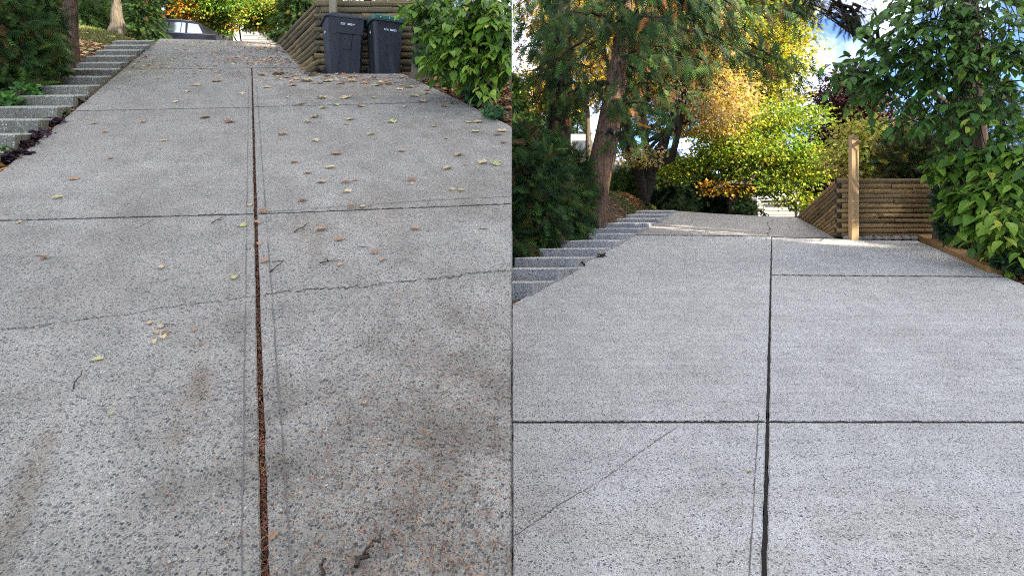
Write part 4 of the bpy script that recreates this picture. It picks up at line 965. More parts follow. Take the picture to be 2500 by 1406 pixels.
# second, darker cedar
b2 = P(1362, 590, 13.2); root = empty('cedar_tree', tuple(b2), 'dark upright cedar half hidden behind the hedge', 'tree')
V, Fs = rough_trunk([b2 - np.array((0, 0, .3)), P(1360, 400, 13.2), P(1368, 180, 13.2), P(1375, -150, 13.2)], [.30, .26, .22, .12], 16, 32, .2)
mesh_obj('trunk', V, np.array(Fs), M['dark_bark'], root, True)
st, en = [], []
for k in range(30):
    e = P(rg.uniform(1255, 1480), rg.uniform(-60, 300), 13.2 + rg.uniform(-1.2, 1.4)); s_ = P(1366, 0, 13.2); s_[2] = e[2] + rg.uniform(.1, .5); st.append(s_); en.append(e)
segs = cedar_limbs(rg, st, en); wood(root, 'R', segs, 'dark_bark', 'limbs', 6)
V, Fc, C = hang_sprays(rg, segs, 24, .30, 'R', CP, (6, 4, 1.5, 1.5, .8, .6), .26)
mesh_obj('foliage', keep_side(V, 'R'), Fc, M['needle'], root, col=C)
hedge('cedar_hedge', 'dense dark green cedar hedge beside the clean steps', 'R', [ell(1290, 480, 9.0, 95, 150, .9), ell(1370, 520, 10.2, 65, 110, .7), ell(1290, 400, 9.6, 100, 90, .8), ell(1400, 470, 11.0, 45, 110, .6), ell(1250, 590, 8.4, 60, 70, .5), ell(1330, 590, 9.6, 70, 40, .4)],
      12500, .22, 33, P(1330, 630, 9.8), [G_DARK, G_MID, G_LIT, OLIVE, BROWN], (6, 5, 1.6, 1.5, 1.6), twigs=150)
# pine twigs hanging in the sky gap
tree('pine_tree', 'pine whose dark needle tufts hang at the top of the sky gap', 'R', np.array((13.5, 17.5, .8)), np.array((13.0, 17.5, 9.5)), .2,
     [ell(2010, 15, 15, 75, 22, .7), ell(2080, 40, 15, 55, 30, .6), ell(1960, 5, 15, 40, 14, .4)], limbs=16, ncl=24, nleaf=30, size=.2, pal=[(.02, .035, .02), (.05, .035, .02), (.03, .05, .02)], spread=.09, flat=1.0, droop=.6, T=T_SPRAY, mat='needle', seed=34)

# ------------------------------------------------------------------ broad-leaved shrub and tree with single large leaves
LEAFM = {}
def leaf_mesh(mat):
    if mat not in LEAFM:
        LEAFM[mat] = []
        for s in range(3):
            TV = T_LEAF[0].copy(); TV[:, 2] *= (.6 + .7 * s); TV[:, 0] *= (.92 + .12 * s)
            me = bpy.data.meshes.new('leaf'); me.from_pydata([tuple(v) for v in TV], [], [tuple(f) for f in T_LEAF[1]]); me.materials.append(M[mat])
            me.polygons.foreach_set('use_smooth', [True] * len(T_LEAF[1])); me.update(); LEAFM[mat].append(me)
    return LEAFM[mat]
def leaf_obj(parent, pinv, pos, axis, nrm, size, mat, k):
    a = Vector(axis).normalized(); x = a.cross(Vector(nrm)).normalized(); z = x.cross(a)
    R = Matrix((x, a, z)).transposed().to_4x4()
    o = bpy.data.objects.new('leaf', leaf_mesh(mat)[k % 3]); link(o, parent); o.matrix_parent_inverse = pinv
    o.location = pos; o.rotation_euler = R.to_euler(); o.scale = (size, size, size)
def leafy(name, label, cat, side, base, ells, nbr, brlen, gap, size, seed, pal, single_mat, nsingle=260, outdir=(0, -.6, -.25), bark='twig', trunk=None, shell=.3, ndark=0):
    rg = np.random.default_rng(seed); root = empty(name, tuple(base), label, cat); pinv = parent_world(root).inverted()
    C, D = sample_ells(ells, nbr, rg, shell); segs = []; pos, ax, nr = [], [], []
    ctr = np.mean([e[0] for e in ells], 0)
    for c, d in zip(C, D):
        dirn = unit(d * np.array((1, .8, .35)) + np.array(outdir) + rg.normal(0, .25, 3)); L = brlen * rg.uniform(.6, 1.3)
        n = 9; t = np.linspace(0, 1, n)[:, None]
        p = c + dirn * L * (t - .5); p[:, 2] -= (L * .35 * (t[:, 0] ** 2)); segs.append((p, np.linspace(.007, .002, n)))
        m = int(L / gap); sidev = unit(np.cross(dirn, (0, 0, 1.0)))
        for k in range(m):
            f = (k + .5) / m * (n - 1); i = int(min(f, n - 2)); q = p[i] + (p[i + 1] - p[i]) * (f - i)
            sg = 1 if k % 2 else -1
            pos.append(q); ax.append(dirn * .55 + sidev * sg * .6 + np.array((0, 0, -.55)) + rg.normal(0, .22, 3))
            nr.append(np.array((0, -.35, 1.0)) + sidev * sg * .35 + rg.normal(0, .22, 3))
    pos, ax, nr = np.array(pos), np.array(ax), np.array(nr); sz = size * (.42 + .85 * rg.beta(2.2, 1.6, len(pos)))
    k = side_mask(pos, side); pos, ax, nr, sz = pos[k], ax[k], nr[k], sz[k]; tin = side_mask(pos + unit(ax) * sz[:, None], side, -.03)
    # the leaves nearest the viewer are objects of their own
    px = PX0 + pos[:, 0] / pos[:, 1] * F; row = PH - (pos[:, 2] - HC) / pos[:, 1] * F
    vis = tin & (px > 0) & (px < 2500) & (row > -10) & (row < 1406)
    score = np.where(vis, pos[:, 1] + rg.uniform(0, .9, len(pos)), 1e3); order = np.argsort(score)
    sing = order[:min(nsingle, int(vis.sum()))]; rest = order[len(sing):]
    for j, i in enumerate(sing): leaf_obj(root, pinv, tuple(pos[i]), ax[i], nr[i], float(sz[i]), single_mat, j)
    col = pick_cols(rg, len(rest), pal) * np.clip(rg.normal(1, .22, (len(rest), 1)), .5, 1.7)
    V, Fc, Cc = place(T_LEAF, pos[rest], ax[rest], nr[rest], sz[rest], col)
    o = mesh_obj('foliage', keep_side(V, side), Fc, M['shrub_leaf'], root, True, col=Cc); tag(o, kind='stuff')
    tips = C[rg.choice(len(C), min(len(C), 70), False)]
    for tp in tips:
        b = np.array(base) + rg.normal(0, .12, 3) * np.array((1, 1, 0)) if trunk is None else trunk[rg.integers(len(trunk) // 3, len(trunk))]
        segs.append((curve_pts(b, tp, .18, 7, rg, .05), np.linspace(.016, .005, 7)))
    wood(root, side, segs, bark, 'stems', 5)
    if trunk is not None:
        V, Fs = rough_trunk(trunk, np.linspace(.17, .10, len(trunk)), 14, seed, .2); mesh_obj('trunk', V, np.array(Fs), M['dark_bark'], root, True)
    return root
SH = [(.08, .17, .022), (.12, .23, .028), (.17, .29, .04), (.05, .11, .02)]
leafy('arching_shrub', 'arching shrub with pointed light green leaves over the leaf litter by the bins', 'shrub', 'L', GL(1165, 235),
      [ell(1120, 90, 7.6, 85, 70, .5), ell(1180, 40, 7.4, 75, 70, .5), ell(1140, 140, 7.3, 60, 35, .4), ell(1060, 20, 8.0, 60, 30, .4), ell(1225, 100, 7.2, 40, 80, .4), ell(1245, 60, 7.8, 30, 110, .4), ell(1175, 205, 7.1, 18, 25, .2)],
      370, .40, .05, .14, 41, SH, 'shrub_leaf_single', 280, outdir=(-.3, -.55, -.25))
leafy('arching_shrub', 'arching shrub with pointed light green leaves beside the timber edging board', 'shrub', 'R', GR(2440, 640),
      [ell(2420, 460, 7.6, 60, 40, .5), ell(2470, 520, 7.1, 50, 40, .4), ell(2360, 385, 8.2, 50, 35, .5), ell(2425, 540, 7.2, 40, 30, .4), ell(2480, 420, 7.4, 50, 70, .5), ell(2360, 470, 8.0, 30, 30, .3), ell(2490, 590, 6.8, 25, 25, .3), ell(2325, 370, 8.4, 20, 20, .3)],
      330, .42, .055, .175, 42, SH, 'shrub_leaf_single', 290, outdir=(-.35, -.55, -.25))
tk = [P(2345, 640, 9.4), P(2348, 420, 9.4), P(2352, 200, 9.4), P(2362, -60, 9.4), P(2370, -300, 9.5)]
leafy('broadleaf_tree', 'dark-trunked tree spreading large green leaves over the washed log wall', 'tree', 'R', tk[0],
      [ell(2200, 110, 8.6, 130, 90, .7), ell(2330, 150, 8.4, 150, 120, .8), ell(2440, 90, 8.0, 120, 120, .8), ell(2150, 190, 8.8, 110, 50, .6), ell(2430, 250, 7.8, 110, 70, .6), ell(2290, 280, 8.4, 110, 45, .6), ell(2320, 0, 8.6, 180, 80, .8), ell(2080, 160, 9.0, 60, 35, .4), ell(2450, 330, 7.6, 60, 50, .5)],
      400, .5, .062, .15, 43, [(.05, .12, .03), (.08, .18, .035), (.12, .23, .04), (.04, .09, .025)], 'tree_leaf_single', 290, outdir=(-.35, -.45, -.15), trunk=tk, shell=.42)

# ------------------------------------------------------------------ behind the uncleaned driveway
hedge('cedar_hedge', 'dense cedar hedge with brown inner twigs above the mossy steps', 'L', [ell(10, 120, 8.4, 95, 125, .9), ell(65, 55, 9.2, 48, 100, .7), ell(-80, 160, 8.0, 120, 130, .8), ell(10, 215, 8.0, 75, 45, .4), ell(80, 150, 9.4, 35, 55, .4), ell(20, -60, 9, 90, 80, .7)],
      13000, .20, 51, P(40, 235, 8.8), [G_DARK, G_MID, G_LIT, OLIVE, BROWN], (5, 6, 2.6, 1.5, 1.6), twigs=140)
rg = np.random.default_rng(52)
b3 = P(172, 172, 11.2); root = empty('cedar_tree', tuple(b3), 'upright red-barked cedar trunk beside the mossy steps', 'tree')
tp = [b3 - np.array((0, 0, .35)), P(172, 120, 11.2), P(171, 40, 11.2), P(170, -120, 11.2), P(170, -420, 11.2)]
V, Fs = rough_trunk(tp, [.15, .135, .125, .11, .07], 18, 52, .55); mesh_obj('trunk', V, np.array(Fs), M['cedar_bark'], root, True)
st, en = [], []
for k in range(16):
    e = P(rg.uniform(20, 330), rg.uniform(-260, -30), 11.2 + rg.uniform(-1, 1)); s_ = P(170, 0, 11.2); s_[2] = e[2] + .5; st.append(s_); en.append(e)
segs = cedar_limbs(rg, st, en); wood(root, 'L', segs, 'dark_bark', 'limbs', 6)
V, Fc, C = hang_sprays(rg, segs, 26, .36, 'L', CP, (5, 5, 2, 1.5, .6, .3), .26); mesh_obj('foliage', keep_side(V, 'L'), Fc, M['needle'], root, col=C)
tree('furrowed_tree', 'furrowed grey-brown tree trunk rising from the leaf-strewn mound', 'L', P(281, 62, 20), P(281, -60, 20), .22, [ell(300, -120, 20, 110, 70, 1.6)], limbs=14, ncl=120, nleaf=30, size=.14, pal=Y_GREEN, spread=.3, seed=53, bark='grey_bark')
sh3 = None
for i, (px, y, s) in enumerate(((225, 27, .55), (300, 30, .62), (350, 26, .42), (410, 35, .75), (460, 36, .7), (330, 40, .9), (735, 24, .5), (760, 30, .7), (520, 52, .9), (640, 56, 1.0), (120, 30, .9), (20, 26, .8), (900, 30, 1.0), (1100, 26, .9))):
    x = (px - PX0) / F * y
    _, sh3 = conifer('dark_conifer', 'dark conifer in the background belt above the weathered driveway', (x, y, float(hl(x, y)) - .3), 9.0, 2.4, 4200, .55, 54, 'background conifers above the weathered driveway', sh3, i * 1.9, s)
hedge('bamboo_bush', 'pale green feathery bush behind the leaf-strewn mound', 'L', [ell(225, 28, 21.5, 34, 34, .8), ell(205, 45, 21, 22, 18, .5)], 1100, .3, 55, P(225, 60, 21.5), [G_MID, G_LIT, (.12, .2, .05)], (2, 3, 2), 'bush', 14)
tree('maple_tree', 'green maple with an orange drooping branch over the black car', 'L', P(506, 110, 33), P(508, 10, 33), .30,
     [ell(520, 15, 32, 75, 38, 1.4), ell(450, 34, 31.5, 30, 13, .5), ell(480, 22, 31.5, 34, 20, .7), ell(545, 62, 33, 34, 26, 1.0), ell(500, -40, 32, 110, 50, 1.8)],
     limbs=24, ncl=300, nleaf=40, size=.17, pal=[(.10, .21, .025), (.16, .27, .03), (.26, .30, .035), (.48, .27, .04)], wts=(5, 5, 2, 1), spread=.3, flat=.5, seed=56, bark='grey_bark',
     colfn=lambda C, cc, rg: np.where(((C[:, 0] < P(493, 0, 32)[0]) & (C[:, 2] < P(0, 8, 32)[2]) & (rg.uniform(0, 1, len(C)) < .85))[:, None], np.array((0.52, .25, .03)), cc))
tree('young_maple', 'slim dark-stemmed young maple with yellow-green leaves before the garage door', 'L', P(580, 108, 36), P(590, 10, 36), .09,
     [ell(640, 25, 35.5, 65, 30, 1.2), ell(600, 15, 36, 45, 35, 1.0), ell(655, 55, 35.5, 38, 18, .7), ell(672, 78, 35.5, 20, 14, .4), ell(615, 55, 36, 26, 14, .6), ell(690, 30, 35, 24, 18, .6)],
     limbs=22, stems=2, ncl=240, nleaf=34, size=.17, pal=[(.11, .22, .025), (.18, .28, .03), (.34, .34, .04), (.40, .25, .05)], wts=(4, 5, 3, 1), spread=.26, flat=.5, seed=57)
tree('dark_broadleaf', 'dark leafy tree showing past the far end of the weathered log wall', 'L', P(735, 80, 25), P(735, 0, 25), .14, [ell(735, 25, 25, 35, 34, .9), ell(720, 60, 25, 14, 18, .4), ell(760, -20, 25, 60, 30, .9)], limbs=16, ncl=150, nleaf=34, size=.16, pal=[(.03, .06, .015), (.05, .09, .02)], spread=.25, seed=58)

# ------------------------------------------------------------------ ivy, purple bedding plants, grass, litter
def ivy(name, label, side, ells, n, size, seed, base, pal, cat='ivy'):
    rg = np.random.default_rng(seed); pos, d = sample_ells(ells, n, rg, .3); k = side_mask(pos, side); pos, d = pos[k], d[k]; m = len(pos)
    V, Fc, C = place(T_MAPLE, pos, d + rg.normal(0, .6, (m, 3)), d + np.array((0, -.5, .9)) + rg.normal(0, .3, (m, 3)), size * rg.uniform(.6, 1.2, m), pick_cols(rg, m, pal) * np.clip(rg.normal(1, .25, (m, 1)), .5, 1.7))
    root = empty(name, tuple(base), label, cat); o = mesh_obj('foliage', keep_side(V, side), Fc, M['shrub_leaf'], root, col=C); tag(o, kind='stuff')
    segs = [(curve_pts(base, pos[i], .05, 6, rg, .03), np.linspace(.008, .003, 6)) for i in rg.choice(m, min(m, 12), False)]
    wood(root, side, segs, 'twig', 'stems', 5); return root
IV = [(.014, .042, .018), (.025, .065, .024), (.04, .09, .03)]
ivy('ivy_clump', 'dark ivy climbing the stump at the edge of the weathered log wall', 'L', [ell(1040, 140, 9.2, 30, 28, .25), ell(1035, 80, 9.8, 24, 40, .25)], 700, .075, 61, GL(1040, 165), IV)
ivy('ivy_clump', 'small dark ivy mound under the arching shrub near the bins', 'L', [ell(1160, 235, 7.3, 24, 16, .18)], 320, .06, 62, GL(1160, 248), IV)
ivy('ivy_clump', 'low trailing ivy patch on the litter at the weathered driveway edge', 'L', [ell(1205, 275, 6.6, 26, 10, .25), ell(1090, 200, 8.3, 18, 7, .2)], 260, .055, 63, GL(1205, 280), [(.03, .09, .03), (.05, .13, .04)])
ivy('ivy_clump', 'dark ivy covering the stump at the end of the washed log wall', 'R', [ell(2330, 540, 9.2, 34, 55, .3), ell(2305, 480, 9.6, 24, 50, .2), ell(2370, 590, 8.6, 36, 20, .25)], 1500, .075, 64, P(2330, 600, 9.2), IV)
ivy('ivy_clump', 'dark ivy spreading low along the mulch by the shrub', 'R', [ell(2480, 640, 6.8, 35, 20, .25)], 420, .06, 65, GR(2480, 655), IV)
rgt = np.random.default_rng(70)
def stump(px, row, Y, label, r=.2, h=.5):
    b = P(px, row, Y); V, Fs = rough_trunk([b - np.array((0, 0, .2)), b + np.array((.02, 0, h * .5)), b + np.array((.05, 0, h))], [r * 1.2, r, r * .85], 16, int(px), .5, .12)
    n = len(V); Fl = [tuple(f) for f in Fs] + [tuple(range(n - 1, n - 17, -1))]
    tag(mesh_obj('tree_stump', V, Fl, M['grey_bark'], None, True), label, 'stump')
stump(1034, 178, 9.9, 'rough grey stump with ivy at the corner of the weathered log wall', .16, .7); stump(2312, 600, 9.6, 'rough dark stump with ivy at the end of the washed log wall', .17, .95)
def rosette(px, row, w_, seed, pal, label, group, side='L', size=.05, n=70):
    c = (GL if side == 'L' else GR)(px, row); rg = np.random.default_rng(seed)
    off = np.clip(rg.normal(0, 1, (n, 3)), -1.6, 1.6) * np.array((w_, w_ * .7, .015)); pos = c + off; pos[:, 2] = (SL * pos[:, 1] if side == 'L' else HC - CR + SR * pos[:, 1]) + rg.uniform(0, .05, n) - .02
    a = rg.uniform(0, 2 * np.pi, n); ax = np.stack([np.cos(a), np.sin(a) * .8, rg.uniform(.1, .8, n)], 1)
    V, Fc, C = place(T_LEAF, pos, ax, np.array((0, 0, 1.0)) + rg.normal(0, .35, (n, 3)), size * rg.uniform(.6, 1.2, n), pick_cols(rg, n, pal) * np.clip(rg.normal(1, .3, (n, 1)), .4, 2))
    tag(mesh_obj('bedding_plant', V, Fc, M['shrub_leaf'], None, col=C), label, 'plant', group)
PUR = [(.022, .012, .026), (.045, .025, .05), (.075, .05, .085)]
for i, (px, row) in enumerate(((14, 388), (40, 379), (64, 356), (28, 362), (95, 330), (88, 338), (112, 304), (128, 297), (138, 301), (186, 251))):
    rosette(px, row, .055, 80 + i, PUR, 'low dark purple-leaved plant between the mossy steps and driveway', 'purple plants beside the mossy steps')
rosette(150, 280, .04, 95, [(.03, .09, .04), (.05, .13, .05)], 'small green tuft among purple plants beside the mossy steps', None); rosette(10, 372, .05, 96, [(.14, .22, .10), (.2, .28, .14)], 'pale green little plant below the lowest mossy step', None)
for i, (px, row) in enumerate(((1405, 648), (1460, 628), (1490, 601), (1372, 668))):
    rosette(px, row, .06, 100 + i, [(.02, .03, .012), (.04, .06, .02), (.05, .035, .02)], 'low dark weed between the clean steps and the washed driveway', 'weeds beside the clean steps', 'R', .06, 40)
tag(None or ivy('fern_tuft', 'bright green fern tuft left of the mossy steps', 'L', [ell(70, 225, 7.6, 20, 8, .15), ell(25, 245, 7.2, 22, 8, .15)], 160, .09, 66, P(60, 238, 7.5), [(.10, .22, .04), (.06, .16, .04)], 'fern'))
def scatter(name, label, side, sampler, n, size, pal, wts, seed, T=T_MAPLE, lift=.012, tilt=.35, mat='litter', kind='stuff'):
    rg = np.random.default_rng(seed); x, y = sampler(rg, n); h = (hl if side == 'L' else hr)(x, y)
    pos = np.stack([x, y, h], 1); k = side_mask(pos, side); pos = pos[k]; m = len(pos); pos[:, 2] += lift + rg.uniform(0, .02, m)
    a = rg.uniform(0, 2 * np.pi, m); sl = SL if side == 'L' else SR
    ax = np.stack([np.cos(a), np.sin(a), np.sin(a) * sl + rg.normal(0, tilt * .5, m)], 1); nr = np.array((0, -sl, 1.0)) + rg.normal(0, tilt, (m, 3))
    V, Fc, C = place(T, pos, ax, nr, size * rg.uniform(.55, 1.25, m), pick_cols(rg, m, pal, wts) * np.clip(rg.normal(1, .25, (m, 1)), .4, 1.7))
    o = mesh_obj(name, keep_side(V, side), Fc, M[mat], None, col=C); tag(o, label, name.replace('_', ' '), kind=kind); return o
LIT = [(.30, .14, .06), (.42, .22, .10), (.16, .08, .04), (.50, .34, .16), (.10, .055, .03)]
def bedL(rg, n):
    y = rg.uniform(4.5, 11.5, n); return XLr(y) + rg.uniform(.02, 1.9, n) ** 1.0, y
scatter('leaf_litter', 'brown leaf litter under the shrub beside the weathered driveway', 'L', bedL, 5200, .085, LIT, (3, 3, 3, 1.5, 3), 71)
def bedS(rg, n):
    y = rg.uniform(4.2, 17, n); return XLl(y) - rg.uniform(.0, .36, n), y
scatter('leaf_litter', 'tan leaf litter in the strip between the mossy steps and driveway', 'L', bedS, 1700, .07, LIT, (3, 4, 2, 3, 2), 72)
def mound(rg, n):
    y = rg.uniform(13, 22.5, n); return XLl(y) - rg.uniform(.9, 5.2, n), y
scatter('mound_leaves', 'orange fallen leaves strewn over the grass mound by the mossy steps', 'L', mound, 2600, .12, [(.45, .24, .10), (.55, .36, .16), (.30, .13, .06), (.5, .42, .18)], (3, 3, 2, 2), 73)
def bedR(rg, n):
    y = rg.uniform(5.5, 10.2, n); return XRr(y) + .06 + rg.uniform(.0, 1.9, n), y
scatter('leaf_litter', 'reddish brown leaf litter beside the timber edging board', 'R', bedR, 5000, .075, LIT, (4, 3, 3, 1, 3), 74)
def bedS2(rg, n):
    y = rg.uniform(5.0, 12, n); return XRl(y) - rg.uniform(0, .3, n), y
scatter('leaf_litter', 'dark leaf scraps in the strip beside the clean steps', 'R', bedS2, 700, .05, [(.06, .035, .02), (.12, .07, .035), (.03, .02, .012)], None, 75)
def moundR(rg, n):
    y = 17.2 + rg.normal(0, .55, n); return P(1535, 0, 17.2)[0] + rg.normal(0, .32, n), y
scatter('red_leaf_patch', 'patch of red fallen leaves on the grass mound by the amber tree', 'R', moundR, 420, .09, [(.38, .10, .05), (.45, .16, .07), (.30, .08, .04)], None, 76, lift=.05)
def moundR2(rg, n):
    y = rg.uniform(12.5, 20, n); return XRl(y) - rg.uniform(1.0, 3.0, n), y
scatter('mound_leaves', 'brown leaves scattered under the leaning cedar', 'R', moundR2, 900, .08, [(.30, .16, .08), (.20, .10, .05), (.42, .26, .12)], None, 77)
T_BLADE = (np.array([(-.06, 0, 0), (.06, 0, 0), (.0, .6, .12), (.03, 1, .32)]), np.array([(0, 1, 2), (1, 3, 2)]))
def grass(side, sampler, n, seed, label):
    rg = np.random.default_rng(seed); x, y = sampler(rg, n); h = (hl if side == 'L' else hr)(x, y); pos = np.stack([x, y, h - .01], 1); k = side_mask(pos, side); pos = pos[k]; m = len(pos)
    V, Fc, C = place(T_BLADE, pos, np.array((0, 0, 1.0)) + rg.normal(0, .45, (m, 3)), rg.normal(0, 1, (m, 3)), rg.uniform(.06, .15, m), pick_cols(rg, m, [(.10, .15, .03), (.16, .18, .05), (.24, .20, .09), (.06, .10, .02)]))
    tag(mesh_obj('grass', keep_side(V, side), Fc, M['litter'], None, col=C), label, 'grass', kind='stuff')
grass('L', lambda rg, n: (lambda y: (XLl(y) - rg.uniform(.55, 5.0, n) * sstep(y, 14, 16.5) - .35, y))(rg.uniform(16.0, 23, n)), 26000, 78, 'short worn grass on the mound above the mossy steps')
grass('R', lambda rg, n: (lambda y: (XRl(y) - rg.uniform(.6, 3.4, n), y))(rg.uniform(15.3, 21.5, n)), 20000, 79, 'short grass on the mound above the clean steps')

# ------------------------------------------------------------------ things lying on the weathered driveway
def drivept(px, row): return GL(px, row)
FL_SPOTS = [(180, 438), (142, 484), (270, 388), (255, 325), (228, 303), (610, 503), (640, 519), (628, 545), (592, 553), (571, 681), (392, 655), (110, 632), (48, 545), (240, 880), (270, 1013), (475, 808), (366, 791), (380, 815), (398, 826), (376, 838), (390, 800), (404, 815),
            (645, 640), (633, 598), (667, 1313), (890, 985), (915, 618), (935, 636), (830, 648), (828, 587), (785, 563), (858, 507), (885, 506), (738, 491), (848, 470), (845, 446), (866, 441), (805, 411), (825, 377), (815, 378), (785, 446), (752, 424), (1005, 441), (1005, 450), (1104, 464), (1125, 466), (1012, 561), (1092, 414), (1210, 403), (1137, 404), (1180, 399), (1090, 340), (1160, 323), (1215, 330), (768, 288), (790, 266), (855, 293), (845, 305), (750, 300), (720, 398),
            (1145, 300), (1168, 300), (690, 330), (770, 345), (980, 370), (1060, 310), (905, 330), (1120, 380), (1225, 322), (1230, 350), (955, 300), (880, 262), (912, 240), (1010, 237), (1030, 250), (985, 262), (845, 240), (820, 258), (785, 241), (700, 240), (735, 255), (1085, 262), (1100, 255), (780, 205), (800, 200), (830, 206), (860, 200), (890, 205), (920, 210), (950, 207), (750, 200), (725, 195), (715, 210), (700, 190), (680, 183), (640, 185), (590, 230), (650, 215), (1040, 230), (1000, 215), (975, 220), (1042, 222), (560, 300), (500, 290), (430, 250), (400, 345), (350, 300), (460, 225), (530, 200), (480, 210)]
def ground_leaf(px, row, k, label='dry fallen leaf lying on the weathered driveway', grp='fallen leaves on the weathered driveway', sz=None):
    c = GL(px, row); o = bpy.data.objects.new('fallen_leaf', leaf_fall[k % len(leaf_fall)]); link(o)
    o.location = (c[0], c[1], c[2] + .006); a = random.uniform(0, 6.28)
    q = Vector((0, -SL, 1)).to_track_quat('Z', 'Y').to_matrix().to_4x4() @ Matrix.Rotation(a, 4, 'Z') @ Matrix.Rotation(random.uniform(-.15, .15), 4, 'X') @ Matrix.Rotation(random.uniform(-.12, .12), 4, 'Y')
    s = random.uniform(13, 26) / F * c[1] * (1 + .02 * c[1]); o.rotation_euler = q.to_euler(); o.scale = (s, s, s); tag(o, label, 'leaf', grp)
leaf_fall = []
for s in range(4):
    TV, TF = (T_LEAF if s % 2 else T_MAPLE); TV = TV.copy(); TV[:, 1] -= .5; TV[:, 2] = np.abs(TV[:, 0]) * .35 * (1 + .3 * s) + .1 * TV[:, 1] ** 2; TV[:, 0] *= 1.15
    me = bpy.data.meshes.new('fallen_leaf'); me.from_pydata([tuple(v) for v in TV], [], [tuple(f) for f in TF]); me.materials.append(M['fallen']); me.update(); leaf_fall.append(me)
for k, (px, row) in enumerate(FL_SPOTS): ground_leaf(px, row, k, sz=(.05 if row > 700 else None))
def topL(rg, n):
    y = 9.3 + 9 * rg.uniform(0, 1, n) ** .9; xl, xr = XLl(y), np.minimum(XLr(y), np.where(y > 10.2, -3.3 - .47 * (y - 10.3), 0)); t = rg.beta(2.2, 1.4, n); return xl + (xr - xl) * t, y
o = scatter('leaf_scatter', 'tan and orange leaves strewn across the top of the weathered driveway', 'L', topL, 1000, .055, [(.50, .34, .20), (.56, .42, .25), (.42, .24, .14), (.25, .14, .08), (.55, .46, .26)], (4, 4, 3, 2, 2), 81, lift=.058, tilt=.2)
def clumpL(rg, n):
    cx = [(660, 108), (600, 104), (690, 150), (640, 152), (560, 148), (660, 120), (420, 100), (340, 150), (300, 170), (880, 195), (790, 192), (940, 200), (740, 183), (700, 125), (500, 100)]
    k = rg.integers(0, len(cx), n); g_ = np.array([GL(*c) for c in cx])[k]
    return g_[:, 0] + rg.normal(0, .28, n), np.minimum(g_[:, 1] + rg.normal(0, .35, n), 17.6)
scatter('leaf_drift', 'drifts of orange brown leaves caught on the upper weathered driveway', 'L', clumpL, 620, .065, [(.45, .24, .13), (.36, .17, .09), (.52, .36, .20), (.2, .10, .05)], (4, 3, 3, 2), 82, lift=.06, tilt=.3)
# needles: loose ones and those packed in the joint
T_NEEDLE = (np.array([(-.03, 0, 0), (.03, 0, 0), (.09, .5, .02), (.14, .5, .02), (.0, 1, 0)]), np.array([(0, 1, 3), (0, 3, 2), (2, 3, 4)]))
def needL(rg, n):
    k = rg.uniform(0, 1, n) < .72
    px = np.where(k, rg.normal(1010, 170, n), rg.uniform(380, 1240, n)); row = np.where(k, rg.uniform(700, 1420, n), rg.uniform(500, 1420, n)); Y = YL(row)
    return (px - PX0) / F * Y, Y
scatter('pine_needles', 'rust brown pine needles sprinkled over the lower weathered driveway', 'L', needL, 2600, .028, [(.30, .14, .07), (.20, .09, .05), (.09, .06, .04), (.38, .24, .13)], (3, 3, 4, 1.5), 83, T_NEEDLE, .0515, .08)
def jointL(rg, n):
    y = 1.3 + 10 * rg.uniform(0, 1, n) ** 1.6; return XLc(y) + rg.normal(0, .004, n), y
scatter('joint_needles', 'reddish needles packed in the centre joint of the weathered driveway', 'L', jointL, 5200, .03, [(.26, .10, .06), (.16, .07, .04), (.33, .17, .10), (.08, .05, .03)], None, 84, T_NEEDLE, .024, .3)
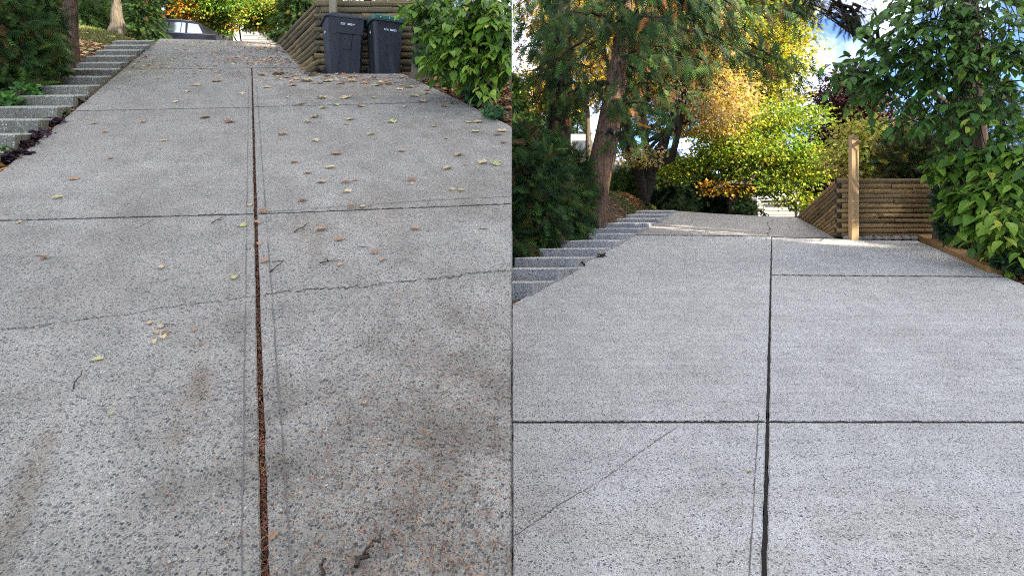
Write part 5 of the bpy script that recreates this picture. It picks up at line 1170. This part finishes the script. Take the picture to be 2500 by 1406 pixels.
def twig(pts_px, r, label, grp='twigs on the weathered driveway', side='L'):
    G_ = GL if side == 'L' else GR; segs = []
    for pl in pts_px:
        p = np.array([G_(*q) + np.array((0, 0, r * 1.05 + .004)) for q in pl]); pp = np.repeat(p, 3, 0)[:-2]; tt = np.linspace(0, len(p) - 1, len(pp)); pp = np.stack([np.interp(tt, np.arange(len(p)), p[:, i]) for i in range(3)], 1); pp[1:-1] += np.random.default_rng(int(p[0, 0] * -1000) % 9999).normal(0, r * .7, (len(pp) - 2, 3)) * np.array((1, 1, .3)); r2 = r * .55; segs.append((pp, np.linspace(r2, r2 * .35, len(pp))))
    m = MB()
    for p, rr in segs: m.tube(p, rr, 6)
    tag(m.build('twig', M['twig'], None, True), label, 'twig', grp)
twig([[(870, 1400), (885, 1372), (905, 1348), (928, 1325)]], .012, 'thick mossy stick at the bottom of the weathered driveway', None)
twig([[(785, 1420), (790, 1395), (796, 1378)]], .010, 'short stub of branch near the mossy stick on the weathered driveway', None)
twig([[(718, 572), (738, 560), (755, 549)], [(738, 560), (742, 566)]], .007, 'forked dark twig below the joint with leaves around', None)
twig([[(517, 549), (533, 540), (550, 531)], [(533, 540), (541, 542)]], .006, 'small forked twig left of the centre joint', None)
twig([[(660, 668), (675, 655), (692, 641)], [(665, 644), (694, 642)]], .006, 'v-shaped dark twig touching the centre joint', None)
twig([[(780, 648), (800, 643), (832, 640)], [(800, 643), (796, 636)]], .007, 'reddish forked twig beside a yellow green leaf', None)
twig([[(180, 955), (186, 930), (206, 905)]], .005, 'thin curved dark twig on the left slab', None)
twig([[(872, 606), (890, 607), (902, 608)]], .005, 'short straight twig on the right slab above the crack', None)
twig([[(1168, 564), (1182, 562), (1196, 565)]], .005, 'short dark twig near the brown stain on the right slab', None)
twig([[(400, 795), (420, 796), (434, 799)], [(395, 805), (415, 797)]], .003, 'fine dark stems beside the clump of dry leaves', None)
twig([[(88, 628), (104, 628), (116, 638)]], .004, 'little reddish cedar twig at the left of the weathered driveway', None)
c = GR(1829, 1152); o = bpy.data.objects.new('fallen_leaf', leaf_fall[1]); link(o); o.location = (c[0], c[1], c[2] + .006); o.scale = (.03, .03, .03); o.rotation_euler = (.1, .1, 2.2); tag(o, 'single small brown leaf on the washed driveway near the joint', 'leaf')
